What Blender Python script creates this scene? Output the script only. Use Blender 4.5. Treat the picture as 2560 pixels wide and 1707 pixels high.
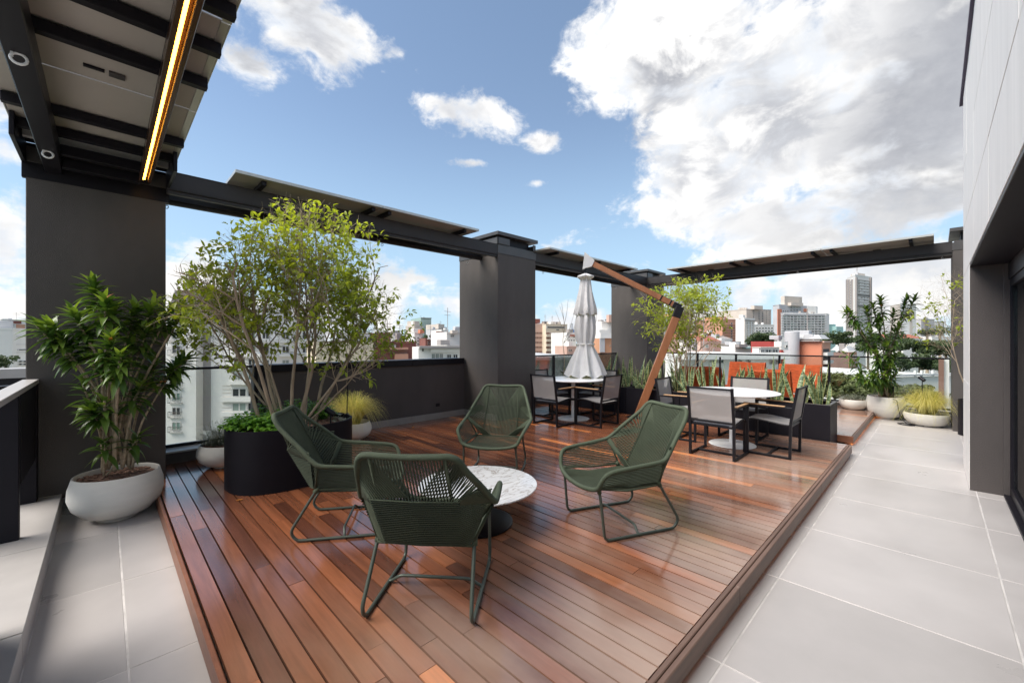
import bpy, math, random
from mathutils import Vector, Matrix, noise as mn
rnd = random.Random(7)
S = bpy.context.scene
for o in list(bpy.data.objects): bpy.data.objects.remove(o)
COL = S.collection
R_ = math.radians

# ------------------------------------------------------------------ camera
# world frame: z = 0 is the tile floor, x runs along the parapet wall, y towards it
CF, CX, CY, CH, CA = 1037.0, 1280.0, 853.0, 1.59, math.radians(45.52)
FW = (math.cos(CA), math.sin(CA)); RT = (math.sin(CA), -math.cos(CA))
cam = bpy.data.cameras.new('camera'); camo = bpy.data.objects.new('camera', cam); COL.objects.link(camo)
cam.sensor_width = 36; cam.lens = 36 * CF / 2560; cam.clip_start = .05; cam.clip_end = 9000
camo.location = (0, 0, CH); camo.rotation_euler = (R_(90), 0, CA - R_(90))
S.camera = camo

# ------------------------------------------------------------------ sky
SUN_EL = R_(53)
def pxdir(x, y):
    u, v = (x - CX) / CF, (CY - y) / CF
    return Vector((FW[0] + u * RT[0], FW[1] + u * RT[1], v)).normalized()
sun_az = math.atan2(.40, -.90)
sun_dir = Vector((math.cos(sun_az) * math.cos(SUN_EL), math.sin(sun_az) * math.cos(SUN_EL), math.sin(SUN_EL)))
SUN_STRENGTH, SUN_ANGLE, SKY_K, EXPOSURE = 3.1, R_(42), 0.092, 0.95
W = bpy.data.worlds.new('World'); S.world = W; W.use_nodes = True
wn, wl = W.node_tree.nodes, W.node_tree.links
for n in list(wn): wn.remove(n)
def N(t, **k):
    n = wn.new(t)
    for a, b in k.items(): setattr(n, a, b)
    return n
def wmath(op, a, b=None, c=None, clamp=False):
    n = N('ShaderNodeMath', operation=op); n.use_clamp = clamp
    for i, v in enumerate((a, b, c)):
        if v is None: continue
        if isinstance(v, (int, float)): n.inputs[i].default_value = v
        else: wl.new(v, n.inputs[i])
    return n.outputs[0]
def wramp(v, a, b, c=0., d=1., smooth=True):
    n = N('ShaderNodeMapRange'); n.interpolation_type = 'SMOOTHSTEP' if smooth else 'LINEAR'
    wl.new(v, n.inputs[0]); n.inputs[1].default_value = a; n.inputs[2].default_value = b
    n.inputs[3].default_value = c; n.inputs[4].default_value = d
    return n.outputs[0]
def wmix(f, a, b):
    n = N('ShaderNodeMix', data_type='RGBA')
    if isinstance(f, (int, float)): n.inputs[0].default_value = f
    else: wl.new(f, n.inputs[0])
    for i, v in ((6, a), (7, b)):
        if isinstance(v, tuple): n.inputs[i].default_value = (*v, 1)
        else: wl.new(v, n.inputs[i])
    return n.outputs[2]
tc = N('ShaderNodeTexCoord'); DIR = tc.outputs['Generated']
def wnoise(scale, detail, rough, off, zs=1.0, dist=0.0):
    m = N('ShaderNodeMapping'); m.inputs['Location'].default_value = off; m.inputs['Scale'].default_value = (1, 1, zs)
    wl.new(DIR, m.inputs[0])
    n = N('ShaderNodeTexNoise'); n.inputs['Scale'].default_value = scale; n.inputs['Detail'].default_value = detail
    n.inputs['Roughness'].default_value = rough; n.inputs['Distortion'].default_value = dist
    wl.new(m.outputs[0], n.inputs['Vector']); return n.outputs['Fac']
def wdot(v):
    n = N('ShaderNodeVectorMath', operation='DOT_PRODUCT'); wl.new(DIR, n.inputs[0]); n.inputs[1].default_value = v
    return n.outputs['Value']
n1 = wnoise(3.2, 9, .62, (3.1, 1.7, 0), 1.5, .25)
n2 = wnoise(7.5, 8, .60, (0.4, 5.2, 1.), 1.6, .4)
n3 = wnoise(1.7, 5, .55, (7.4, 2.2, 3.), 2.0, .2)
n5 = wnoise(4.6, 4, .5, (5.4, 1.2, 9.), 2.2, .5)
n4 = wnoise(16., 6, .62, (2.4, 8.2, 5.), 1.3, .3)
# cloud banks: centre and half size, given as the view of 2352 x 1568 they were measured in, turned into directions
BANKS = [(690, 50, 190, 125, .80), (560, 160, 95, 95, 1.0), (880, 165, 75, 30, .20), (1085, 255, 100, 55, .68), (1255, 325, 75, 40, .68), (1075, 372, 80, 22, .50),
         (1232, 420, 56, 24, .50), (1520, 120, 270, 260, 1.9), (1760, 250, 420, 300, 1.7), (2150, 250, 620, 520, 2.2), (1800, 520, 330, 100, 1.3), (1600, 400, 190, 170, 1.3),
         (2080, 620, 400, 130, 1.5), (880, 680, 120, 120, 1.3), (740, 730, 170, 75, 1.0), (440, 650, 130, 85, 1.0), (1040, 700, 80, 50, .8), (960, 745, 110, 34, .7), (1130, 740, 110, 34, .7),
         (1300, 740, 130, 50, 1.0), (1600, 735, 170, 60, .9), (1715, 690, 70, 70, .9), (1880, 680, 130, 90, 1.0), (2080, 720, 190, 80, 1.0),
         (10, 350, 60, 50, .7), (5, 560, 90, 120, .9), (-100, 200, 120, 90, .7), (0, 700, 300, 60, .8), (1290, 555, 110, 16, .22), (1430, 620, 60, 30, .3), (960, 630, 60, 14, .12)]
dens = None
k = 2560 / 2352
for cx_, cy_, rx_, ry_, amp in BANKS:
    c = pxdir(cx_ * k, cy_ * k); ax = c.angle(pxdir((cx_ + rx_) * k, cy_ * k)); ay = c.angle(pxdir(cx_ * k, (cy_ - ry_) * k))
    t1 = Vector((c.y, -c.x, 0)).normalized(); t2 = t1.cross(c)
    if t2.z < 0: t2 = -t2
    x = wmath('MULTIPLY', wdot(t1 / ax), 1.0); y = wmath('MULTIPLY', wdot(t2 / ay), 1.0)
    r2 = wmath('ADD', wmath('MULTIPLY', x, x), wmath('MULTIPLY', y, y))
    front = wmath('MULTIPLY', wmath('LESS_THAN', wdot(c), 0.2), 9.0)
    d = wmath('MULTIPLY_ADD', wmath('ADD', wmath('SQRT', r2), front), -max(amp, 1.15 if amp < .7 and rx_ < 100 and cx_ > 800 and cx_ < 1400 else 0), amp)
    d = wmath('MAXIMUM', d, -1.6)
    dens = d if dens is None else wmath('SMOOTH_MAX', dens, d, .12)
gen = wmath('MULTIPLY_ADD', n3, 4.0, -1.95)                       # broken cloud continued out of view, cover raised to brighten the fill
behind = wramp(wdot((FW[0], FW[1], .35)), .15, .6, 0., 3.0)
gen = wmath('SUBTRACT', gen, behind)
dens = wmath('MAXIMUM', dens, gen)
dn = wmath('ADD', wmath('MULTIPLY_ADD', n1, 2.6, -1.32), wmath('ADD', wmath('MULTIPLY_ADD', n2, 1.9, -.97), wmath('MULTIPLY_ADD', n4, 1.3, -.66)))
field = wmath('ADD', dens, dn)
mask = wramp(field, -.06, .56)
thick = wramp(wmath('ADD', wmath('MULTIPLY', field, .70), wmath('ADD', wmath('MULTIPLY_ADD', n5, 3.2, -1.6), wmath('MULTIPLY_ADD', n2, 1.6, -.8))), .0, .95)
sunprox = wramp(wdot(pxdir(1600, 150)), .88, 1.0)
bil = wramp(wmath('ADD', wmath('MULTIPLY', n2, .6), wmath('MULTIPLY', n4, .4)), .42, .58)
white = wmix(bil, (.47, .49, .52), (.62, .61, .59))
grey = wmix(wramp(n1, .30, .66), (.205, .213, .238), (.34, .348, .37))
lowz = N('ShaderNodeSeparateXYZ'); wl.new(DIR, lowz.inputs[0])
thick = wmath('MULTIPLY', thick, wramp(lowz.outputs['Z'], .05, .36, .25, 1.))
cloud = wmix(thick, white, grey)
glow = wmath('MULTIPLY', sunprox, wramp(n2, .40, .60))
cloud = wmix(wmath('MULTIPLY', glow, .8), cloud, (.72, .71, .69))
sky = N('ShaderNodeTexSky', sky_type='NISHITA'); sky.sun_disc = False
sky.sun_elevation = SUN_EL; sky.sun_rotation = R_(90) - sun_az; sky.altitude = 900; sky.air_density = 1.0; sky.dust_density = .15; sky.ozone_density = 1.6
skc = N('ShaderNodeMix', data_type='RGBA', blend_type='MULTIPLY'); skc.inputs[0].default_value = 1
wl.new(sky.outputs[0], skc.inputs[6]); skc.inputs[7].default_value = (SKY_K * 1.30, SKY_K * 1.18, SKY_K * 1.08, 1)
sepz = N('ShaderNodeSeparateXYZ'); wl.new(DIR, sepz.inputs[0])
low = wramp(sepz.outputs['Z'], -.02, .50, .85, 0.10)
clear = wmix(low, skc.outputs[2], (.25, .38, .49))
final = wmix(mask, clear, cloud)
bg = N('ShaderNodeBackground'); bg.inputs['Strength'].default_value = 1.0; wl.new(final, bg.inputs[0])
wo = N('ShaderNodeOutputWorld'); wl.new(bg.outputs[0], wo.inputs[0])
sun = bpy.data.lights.new('sun', 'SUN'); sun.energy = SUN_STRENGTH; sun.angle = SUN_ANGLE; sun.color = (1, .93, .84)
suno = bpy.data.objects.new('sun', sun); COL.objects.link(suno); suno.rotation_euler = sun_dir.to_track_quat('Z', 'Y').to_euler()
S.view_settings.view_transform = 'Standard'; S.view_settings.look = 'None'; S.view_settings.exposure = EXPOSURE; S.view_settings.gamma = 1
S.view_settings.use_curve_mapping = False
S.render.engine = 'CYCLES'; S.cycles.max_bounces = 8; S.cycles.transparent_max_bounces = 24
S.cycles.sample_clamp_indirect = 6

# ------------------------------------------------------------------ materials
def mat(name, col, rough=.6, metal=0., var=.0, vscale=3., bump=0., bscale=60., col2=None, stretch=None, spec=.5,
        trans=0., alpha=1., coat=0., emit=None, rand=None, attr=False, rvar=0., coords='Object', detail=5):
    m = bpy.data.materials.new(name); m.use_nodes = True; nt = m.node_tree; n_, l_ = nt.nodes, nt.links
    b = n_['Principled BSDF']; b.inputs['Roughness'].default_value = rough; b.inputs['Metallic'].default_value = metal
    b.inputs['Specular IOR Level'].default_value = spec
    if coat: b.inputs['Coat Weight'].default_value = coat; b.inputs['Coat Roughness'].default_value = .12
    b.inputs['Base Color'].default_value = (*col, 1)
    tc_ = n_.new('ShaderNodeTexCoord'); mp = n_.new('ShaderNodeMapping'); l_.new(tc_.outputs[coords], mp.inputs[0])
    if stretch: mp.inputs['Scale'].default_value = stretch
    src = None
    if rand:                                    # colour ramp over a per-object random number
        oi = n_.new('ShaderNodeObjectInfo'); cr = n_.new('ShaderNodeValToRGB'); cr.color_ramp.interpolation = 'LINEAR'
        el = cr.color_ramp.elements
        el[0].position, el[0].color = rand[0][0], (*rand[0][1], 1); el[1].position, el[1].color = rand[-1][0], (*rand[-1][1], 1)
        for p_, c_ in rand[1:-1]: e = el.new(p_); e.color = (*c_, 1)
        l_.new(oi.outputs['Random'], cr.inputs[0]); src = cr.outputs[0]
    if attr:
        at = n_.new('ShaderNodeAttribute'); at.attribute_name = 'tint'; mx = n_.new('ShaderNodeMix'); mx.data_type = 'RGBA'
        l_.new(at.outputs['Fac'], mx.inputs[0]); mx.inputs[6].default_value = (*col, 1); mx.inputs[7].default_value = (*(col2 or col), 1); src = mx.outputs[2]
    if var or rvar:
        nz = n_.new('ShaderNodeTexNoise'); nz.inputs['Scale'].default_value = vscale; nz.inputs['Detail'].default_value = detail; nz.inputs['Roughness'].default_value = .6
        l_.new(mp.outputs[0], nz.inputs['Vector'])
        if var:
            rg = n_.new('ShaderNodeMapRange'); l_.new(nz.outputs['Fac'], rg.inputs[0]); rg.inputs[1].default_value = .3; rg.inputs[2].default_value = .7
            rg.inputs[3].default_value = 1 - var; rg.inputs[4].default_value = 1 + var
            mm = n_.new('ShaderNodeMix'); mm.data_type = 'RGBA'; mm.blend_type = 'MULTIPLY'; mm.inputs[0].default_value = 1
            if src: l_.new(src, mm.inputs[6])
            else: mm.inputs[6].default_value = (*col, 1)
            l_.new(rg.outputs[0], mm.inputs[7]); src = mm.outputs[2]
        if rvar:
            rr = n_.new('ShaderNodeMapRange'); l_.new(nz.outputs['Fac'], rr.inputs[0]); rr.inputs[1].default_value = .3; rr.inputs[2].default_value = .7
            rr.inputs[3].default_value = rough - rvar; rr.inputs[4].default_value = rough + rvar; l_.new(rr.outputs[0], b.inputs['Roughness'])
    if src: l_.new(src, b.inputs['Base Color'])
    if bump:
        bn = n_.new('ShaderNodeTexNoise'); bn.inputs['Scale'].default_value = bscale; bn.inputs['Detail'].default_value = 4
        l_.new(mp.outputs[0], bn.inputs['Vector']); bp = n_.new('ShaderNodeBump'); bp.inputs['Strength'].default_value = bump; bp.inputs['Distance'].default_value = .01
        l_.new(bn.outputs['Fac'], bp.inputs['Height']); l_.new(bp.outputs[0], b.inputs['Normal'])
    if emit: b.inputs['Emission Color'].default_value = (*emit[0], 1); b.inputs['Emission Strength'].default_value = emit[1]
    out = n_['Material Output']; sh = b.outputs[0]
    if trans:
        tr = n_.new('ShaderNodeBsdfTranslucent'); tr.inputs[0].default_value = (*col, 1)
        if src:
            g_ = n_.new('ShaderNodeMix'); g_.data_type = 'RGBA'; g_.blend_type = 'MULTIPLY'; g_.inputs[0].default_value = 1
            l_.new(src, g_.inputs[6]); g_.inputs[7].default_value = (2.2, 2.1, .9, 1) if trans < .6 else (1, 1, 1, 1); l_.new(g_.outputs[2], tr.inputs[0])
        ms = n_.new('ShaderNodeMixShader'); ms.inputs[0].default_value = trans; l_.new(sh, ms.inputs[1]); l_.new(tr.outputs[0], ms.inputs[2]); sh = ms.outputs[0]
    if alpha < 1:
        tp = n_.new('ShaderNodeBsdfTransparent'); ms = n_.new('ShaderNodeMixShader'); ms.inputs[0].default_value = alpha
        l_.new(tp.outputs[0], ms.inputs[1]); l_.new(sh, ms.inputs[2]); sh = ms.outputs[0]
    l_.new(sh, out.inputs[0])
    return m
def glass(name, tint=(.93, .96, .95), refl=.1, rough=.02):
    m = bpy.data.materials.new(name); m.use_nodes = True; nt = m.node_tree; n_, l_ = nt.nodes, nt.links
    b = n_['Principled BSDF']; n_.remove(b)
    tp = n_.new('ShaderNodeBsdfTransparent'); tp.inputs[0].default_value = (*tint, 1)
    gl = n_.new('ShaderNodeBsdfGlossy'); gl.inputs['Roughness'].default_value = rough
    fr = n_.new('ShaderNodeFresnel'); fr.inputs[0].default_value = 1.45
    ad = n_.new('ShaderNodeMath'); ad.operation = 'MULTIPLY_ADD'; l_.new(fr.outputs[0], ad.inputs[0]); ad.inputs[1].default_value = .8; ad.inputs[2].default_value = refl
    ms = n_.new('ShaderNodeMixShader'); l_.new(ad.outputs[0], ms.inputs[0]); l_.new(tp.outputs[0], ms.inputs[1]); l_.new(gl.outputs[0], ms.inputs[2])
    l_.new(ms.outputs[0], n_['Material Output'].inputs[0]); return m

M = {}
M['paint'] = mat('dark_taupe_render', (.085, .075, .070), .75, var=.16, vscale=1.7, stretch=(1, 1, .45), bump=.5, bscale=260)
M['paint2'] = mat('dark_taupe_render_wall', (.074, .064, .062), .75, var=.16, vscale=1.7, stretch=(1, 1, .45), bump=.5, bscale=260)
M['steel'] = mat('charcoal_painted_steel', (.040, .036, .036), .48, spec=.3, var=.15, vscale=4, rvar=.08, bump=.05, bscale=30)
M['steel2'] = mat('black_painted_steel', (.011, .010, .014), .42, spec=.22, var=.1)
M['collar'] = mat('grey_flashing_metal', (.085, .080, .078), .38, metal=.3, var=.15, vscale=5, rvar=.08)
M['tile'] = mat('grey_porcelain_tile', (.50, .47, .455), .34, var=.085, vscale=1.5, rvar=.09, bump=.03, bscale=14, rand=[(0, (.418, .396, .386)), (.5, (.448, .424, .414)), (1, (.478, .453, .443))], detail=8)
M['grout'] = mat('pale_grout', (.53, .505, .488), .8, var=.3, vscale=4)
M['kerb'] = mat('pale_stone_kerb', (.42, .40, .385), .4, var=.08, vscale=3, rvar=.05)
M['plank'] = None
M['panel_back'] = mat('solar_panel_backsheet', (.42, .39, .35), .5, var=.07, vscale=1.2)
M['alu'] = mat('aluminium_frame', (.55, .54, .50), .35, metal=.6, var=.05)
M['alu2'] = mat('brushed_zinc', (.6, .6, .6), .35, metal=.9)
M['rope'] = mat('dark_green_rope', (.064, .082, .050), .78, var=.12, vscale=9, bump=.5, bscale=420)
M['rope_l'] = mat('dark_green_rope_rim', (.076, .098, .060), .72, var=.10, vscale=9, bump=.5, bscale=420)
M['greensteel'] = mat('grey_green_tube', (.085, .105, .088), .34, metal=.25, var=.08, vscale=6)
M['black'] = mat('matt_black_metal', (.008, .008, .011), .42, spec=.3, var=.08)
M['sling'] = mat('grey_sling_mesh', (.33, .315, .31), .7, var=.05, vscale=4, bump=.25, bscale=500, alpha=.84)
M['wood_l'] = mat('light_teak_arm', (.44, .27, .14), .5, var=.15, vscale=8, stretch=(1, 6, 6))
M['white'] = mat('white_lacquer', (.78, .79, .80), .28, var=.02)
M['planter'] = mat('black_planter_metal', (.012, .011, .015), .5, spec=.15, var=.10, vscale=3, bump=.06, bscale=40)
M['potwhite'] = mat('off_white_pot', (.74, .72, .67), .55, var=.06, vscale=3.5, stretch=(1, 1, 4), bump=.12, bscale=30, rvar=.08)
M['mulch'] = mat('pine_bark_mulch', (.12, .062, .042), .85, rand=[(0, (.07, .035, .025)), (.5, (.16, .085, .058)), (1, (.26, .16, .12))], var=.3, vscale=30)
M['bark'] = mat('pale_bark', (.36, .285, .205), .85, var=.35, vscale=14, stretch=(1, 1, .3), bump=.5, bscale=60)
M['bark2'] = mat('tan_cane_bark', (.42, .33, .23), .8, var=.25, vscale=16, stretch=(1, 1, 2.5), bump=.4, bscale=80)
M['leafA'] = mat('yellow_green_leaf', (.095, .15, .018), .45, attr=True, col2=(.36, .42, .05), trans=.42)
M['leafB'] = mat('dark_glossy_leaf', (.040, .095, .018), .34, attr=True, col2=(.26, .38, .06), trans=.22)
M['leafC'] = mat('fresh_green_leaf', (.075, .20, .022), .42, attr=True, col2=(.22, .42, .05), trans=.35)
M['leafO'] = mat('dry_orange_leaf', (.55, .22, .04), .6, trans=.3)
M['silver'] = mat('silver_leaf', (.20, .22, .17), .8, attr=True, col2=(.40, .41, .36), trans=.2)
M['grass'] = mat('straw_grass', (.26, .28, .07), .7, attr=True, col2=(.66, .60, .30), trans=.4)
M['canvas'] = mat('white_canvas', (.62, .62, .65), .9, var=.05, vscale=9, bump=.5, bscale=26, trans=.12)
M['mastwood'] = mat('red_brown_mast_wood', (.29, .115, .050), .45, var=.22, vscale=6, stretch=(1, 1, .12), coat=.1)
M['orange'] = mat('orange_cord', (.50, .095, .022), .7, var=.35, vscale=7, stretch=(1, 5, 5), bump=.5, bscale=200)
M['led'] = mat('warm_led', (1, .5, .1), .5, emit=((1., .47, .045), 9.))
M['ledweak'] = mat('warm_led_low', (1, .4, .1), .5, emit=((1., .32, .08), 2.2))
M['railwood'] = mat('brown_rail', (.075, .036, .022), .25, metal=.3, var=.1)
M['clad'] = mat('pale_concrete_cladding', (.80, .775, .74), .55, var=.07, vscale=5.5, stretch=(1.6, 1, .16), bump=.12, bscale=8, detail=8)
M['flash'] = mat('dark_blue_flashing', (.03, .016, .07), .4)
M['glass'] = glass('railing_glass', (.93, .955, .95), .03)
M['doorglass'] = glass('door_glass', (.72, .80, .77), .13)
M['curtain'] = mat('grey_green_curtain', (.60, .66, .62), .9, trans=.3, var=.05)
M['dark'] = mat('dark_interior', (.03, .03, .032), .8)
# marble and snake leaf and planks have their own graphs
def marble():
    m = mat('white_veined_marble', (.74, .735, .73), .16); n_, l_ = m.node_tree.nodes, m.node_tree.links; b = n_['Principled BSDF']
    t = n_.new('ShaderNodeTexCoord'); mp = n_.new('ShaderNodeMapping'); mp.inputs['Rotation'].default_value = (0, 0, .6); mp.inputs['Scale'].default_value = (1, 2.6, 1); l_.new(t.outputs['Object'], mp.inputs[0])
    a = n_.new('ShaderNodeTexNoise'); a.inputs['Scale'].default_value = 3.6; a.inputs['Detail'].default_value = 10; a.inputs['Distortion'].default_value = 1.6; l_.new(mp.outputs[0], a.inputs['Vector'])
    r = n_.new('ShaderNodeValToRGB'); e = r.color_ramp.elements; e[0].position = .455; e[0].color = (.70, .70, .70, 1); e[1].position = .56; e[1].color = (.74, .74, .735, 1)
    x = e.new(.495); x.color = (.36, .31, .26, 1); x = e.new(.51); x.color = (.66, .655, .65, 1); x = e.new(.475); x.color = (.64, .64, .64, 1)
    l_.new(a.outputs['Fac'], r.inputs[0]); l_.new(r.outputs[0], b.inputs['Base Color']); return m
M['marble'] = marble()
def snake():
    m = mat('banded_snake_leaf', (.09, .14, .06), .42); n_, l_ = m.node_tree.nodes, m.node_tree.links; b = n_['Principled BSDF']
    t = n_.new('ShaderNodeTexCoord'); mp = n_.new('ShaderNodeMapping'); mp.inputs['Scale'].default_value = (.35, .35, 1); l_.new(t.outputs['Object'], mp.inputs[0])
    a = n_.new('ShaderNodeTexNoise'); a.inputs['Scale'].default_value = 34; a.inputs['Detail'].default_value = 3; a.inputs['Distortion'].default_value = .8; l_.new(mp.outputs[0], a.inputs['Vector'])
    r = n_.new('ShaderNodeValToRGB'); e = r.color_ramp.elements; e[0].position = .42; e[0].color = (.035, .075, .025, 1); e[1].position = .58; e[1].color = (.27, .34, .19, 1)
    l_.new(a.outputs['Fac'], r.inputs[0]); l_.new(r.outputs[0], b.inputs['Base Color']); return m
M['snake'] = snake()
M['snake_edge'] = mat('snake_leaf_edge', (.42, .42, .16), .5)
def plankmat(name, wear_sheen):
    m = mat(name, (.1, .03, .02), .3, coat=.55, rand=[(0, (.115, .042, .025)), (.18, (.165, .060, .032)), (.42, (.27, .094, .044)), (.62, (.205, .075, .038)), (.80, (.34, .118, .052)), (.92, (.42, .148, .058)), (.95, (.66, .22, .068)), (1, (.70, .24, .075))])
    n_, l_ = m.node_tree.nodes, m.node_tree.links; b = n_['Principled BSDF']; src = b.inputs['Base Color'].links[0].from_socket
    g = n_.new('ShaderNodeNewGeometry'); mp = n_.new('ShaderNodeMapping'); mp.inputs['Scale'].default_value = (9, .55, 9); l_.new(g.outputs['Position'], mp.inputs[0])
    oi = n_.new('ShaderNodeObjectInfo'); va = n_.new('ShaderNodeVectorMath'); va.operation = 'ADD'; sc = n_.new('ShaderNodeMath'); sc.operation = 'MULTIPLY'; sc.inputs[1].default_value = 91
    l_.new(oi.outputs['Random'], sc.inputs[0]); l_.new(mp.outputs[0], va.inputs[0]); l_.new(sc.outputs[0], va.inputs[1])
    a = n_.new('ShaderNodeTexNoise'); a.inputs['Scale'].default_value = 2.0; a.inputs['Detail'].default_value = 9; a.inputs['Roughness'].default_value = .65; a.inputs['Distortion'].default_value = .6; l_.new(va.outputs[0], a.inputs['Vector'])
    rg = n_.new('ShaderNodeMapRange'); rg.inputs[1].default_value = .28; rg.inputs[2].default_value = .72; rg.inputs[3].default_value = .68; rg.inputs[4].default_value = 1.36; l_.new(a.outputs['Fac'], rg.inputs[0])
    mm = n_.new('ShaderNodeMix'); mm.data_type = 'RGBA'; mm.blend_type = 'MULTIPLY'; mm.inputs[0].default_value = 1; l_.new(src, mm.inputs[6]); l_.new(rg.outputs[0], mm.inputs[7])
    # weathered ends and worn patches, with pale sky reflection painted in near the walkway
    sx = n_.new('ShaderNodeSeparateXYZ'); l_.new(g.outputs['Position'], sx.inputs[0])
    w1 = n_.new('ShaderNodeMapRange'); w1.interpolation_type = 'SMOOTHSTEP'; l_.new(sx.outputs['Y'], w1.inputs[0]); w1.inputs[1].default_value = .85; w1.inputs[2].default_value = 2.9; w1.inputs[3].default_value = wear_sheen; w1.inputs[4].default_value = .0
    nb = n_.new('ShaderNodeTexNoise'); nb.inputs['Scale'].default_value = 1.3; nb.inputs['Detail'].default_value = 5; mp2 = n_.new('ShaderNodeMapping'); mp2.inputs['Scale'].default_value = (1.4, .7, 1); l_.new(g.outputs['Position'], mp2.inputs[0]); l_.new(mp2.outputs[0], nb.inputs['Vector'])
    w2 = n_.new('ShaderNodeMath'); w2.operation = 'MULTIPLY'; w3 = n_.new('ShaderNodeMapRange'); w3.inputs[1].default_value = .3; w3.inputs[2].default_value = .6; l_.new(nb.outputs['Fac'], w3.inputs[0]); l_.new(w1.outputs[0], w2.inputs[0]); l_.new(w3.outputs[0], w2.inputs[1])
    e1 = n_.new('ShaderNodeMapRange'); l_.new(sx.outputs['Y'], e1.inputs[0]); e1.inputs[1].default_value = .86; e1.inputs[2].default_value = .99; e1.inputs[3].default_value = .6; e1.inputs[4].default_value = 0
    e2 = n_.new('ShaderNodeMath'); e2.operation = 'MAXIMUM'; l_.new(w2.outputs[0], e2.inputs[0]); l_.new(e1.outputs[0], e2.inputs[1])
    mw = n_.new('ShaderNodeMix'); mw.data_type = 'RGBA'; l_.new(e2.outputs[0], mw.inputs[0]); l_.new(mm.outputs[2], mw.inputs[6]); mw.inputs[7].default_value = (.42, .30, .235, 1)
    l_.new(mw.outputs[2], b.inputs['Base Color'])
    rr = n_.new('ShaderNodeMapRange'); rr.inputs[1].default_value = .35; rr.inputs[2].default_value = .65; rr.inputs[3].default_value = .13; rr.inputs[4].default_value = .27; l_.new(nb.outputs['Fac'], rr.inputs[0]); l_.new(rr.outputs[0], b.inputs['Roughness'])
    bp = n_.new('ShaderNodeBump'); bp.inputs['Strength'].default_value = .10; bp.inputs['Distance'].default_value = .004; l_.new(a.outputs['Fac'], bp.inputs['Height']); l_.new(bp.outputs[0], b.inputs['Normal'])
    return m
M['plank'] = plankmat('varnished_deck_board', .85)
M['fascia'] = mat('weathered_deck_fascia', (.17, .105, .080), .5, var=.25, vscale=4, stretch=(.4, 2, 8))
M['fascia2'] = mat('red_deck_fascia', (.22, .085, .045), .4, var=.25, vscale=4, stretch=(.4, 2, 8))

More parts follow.
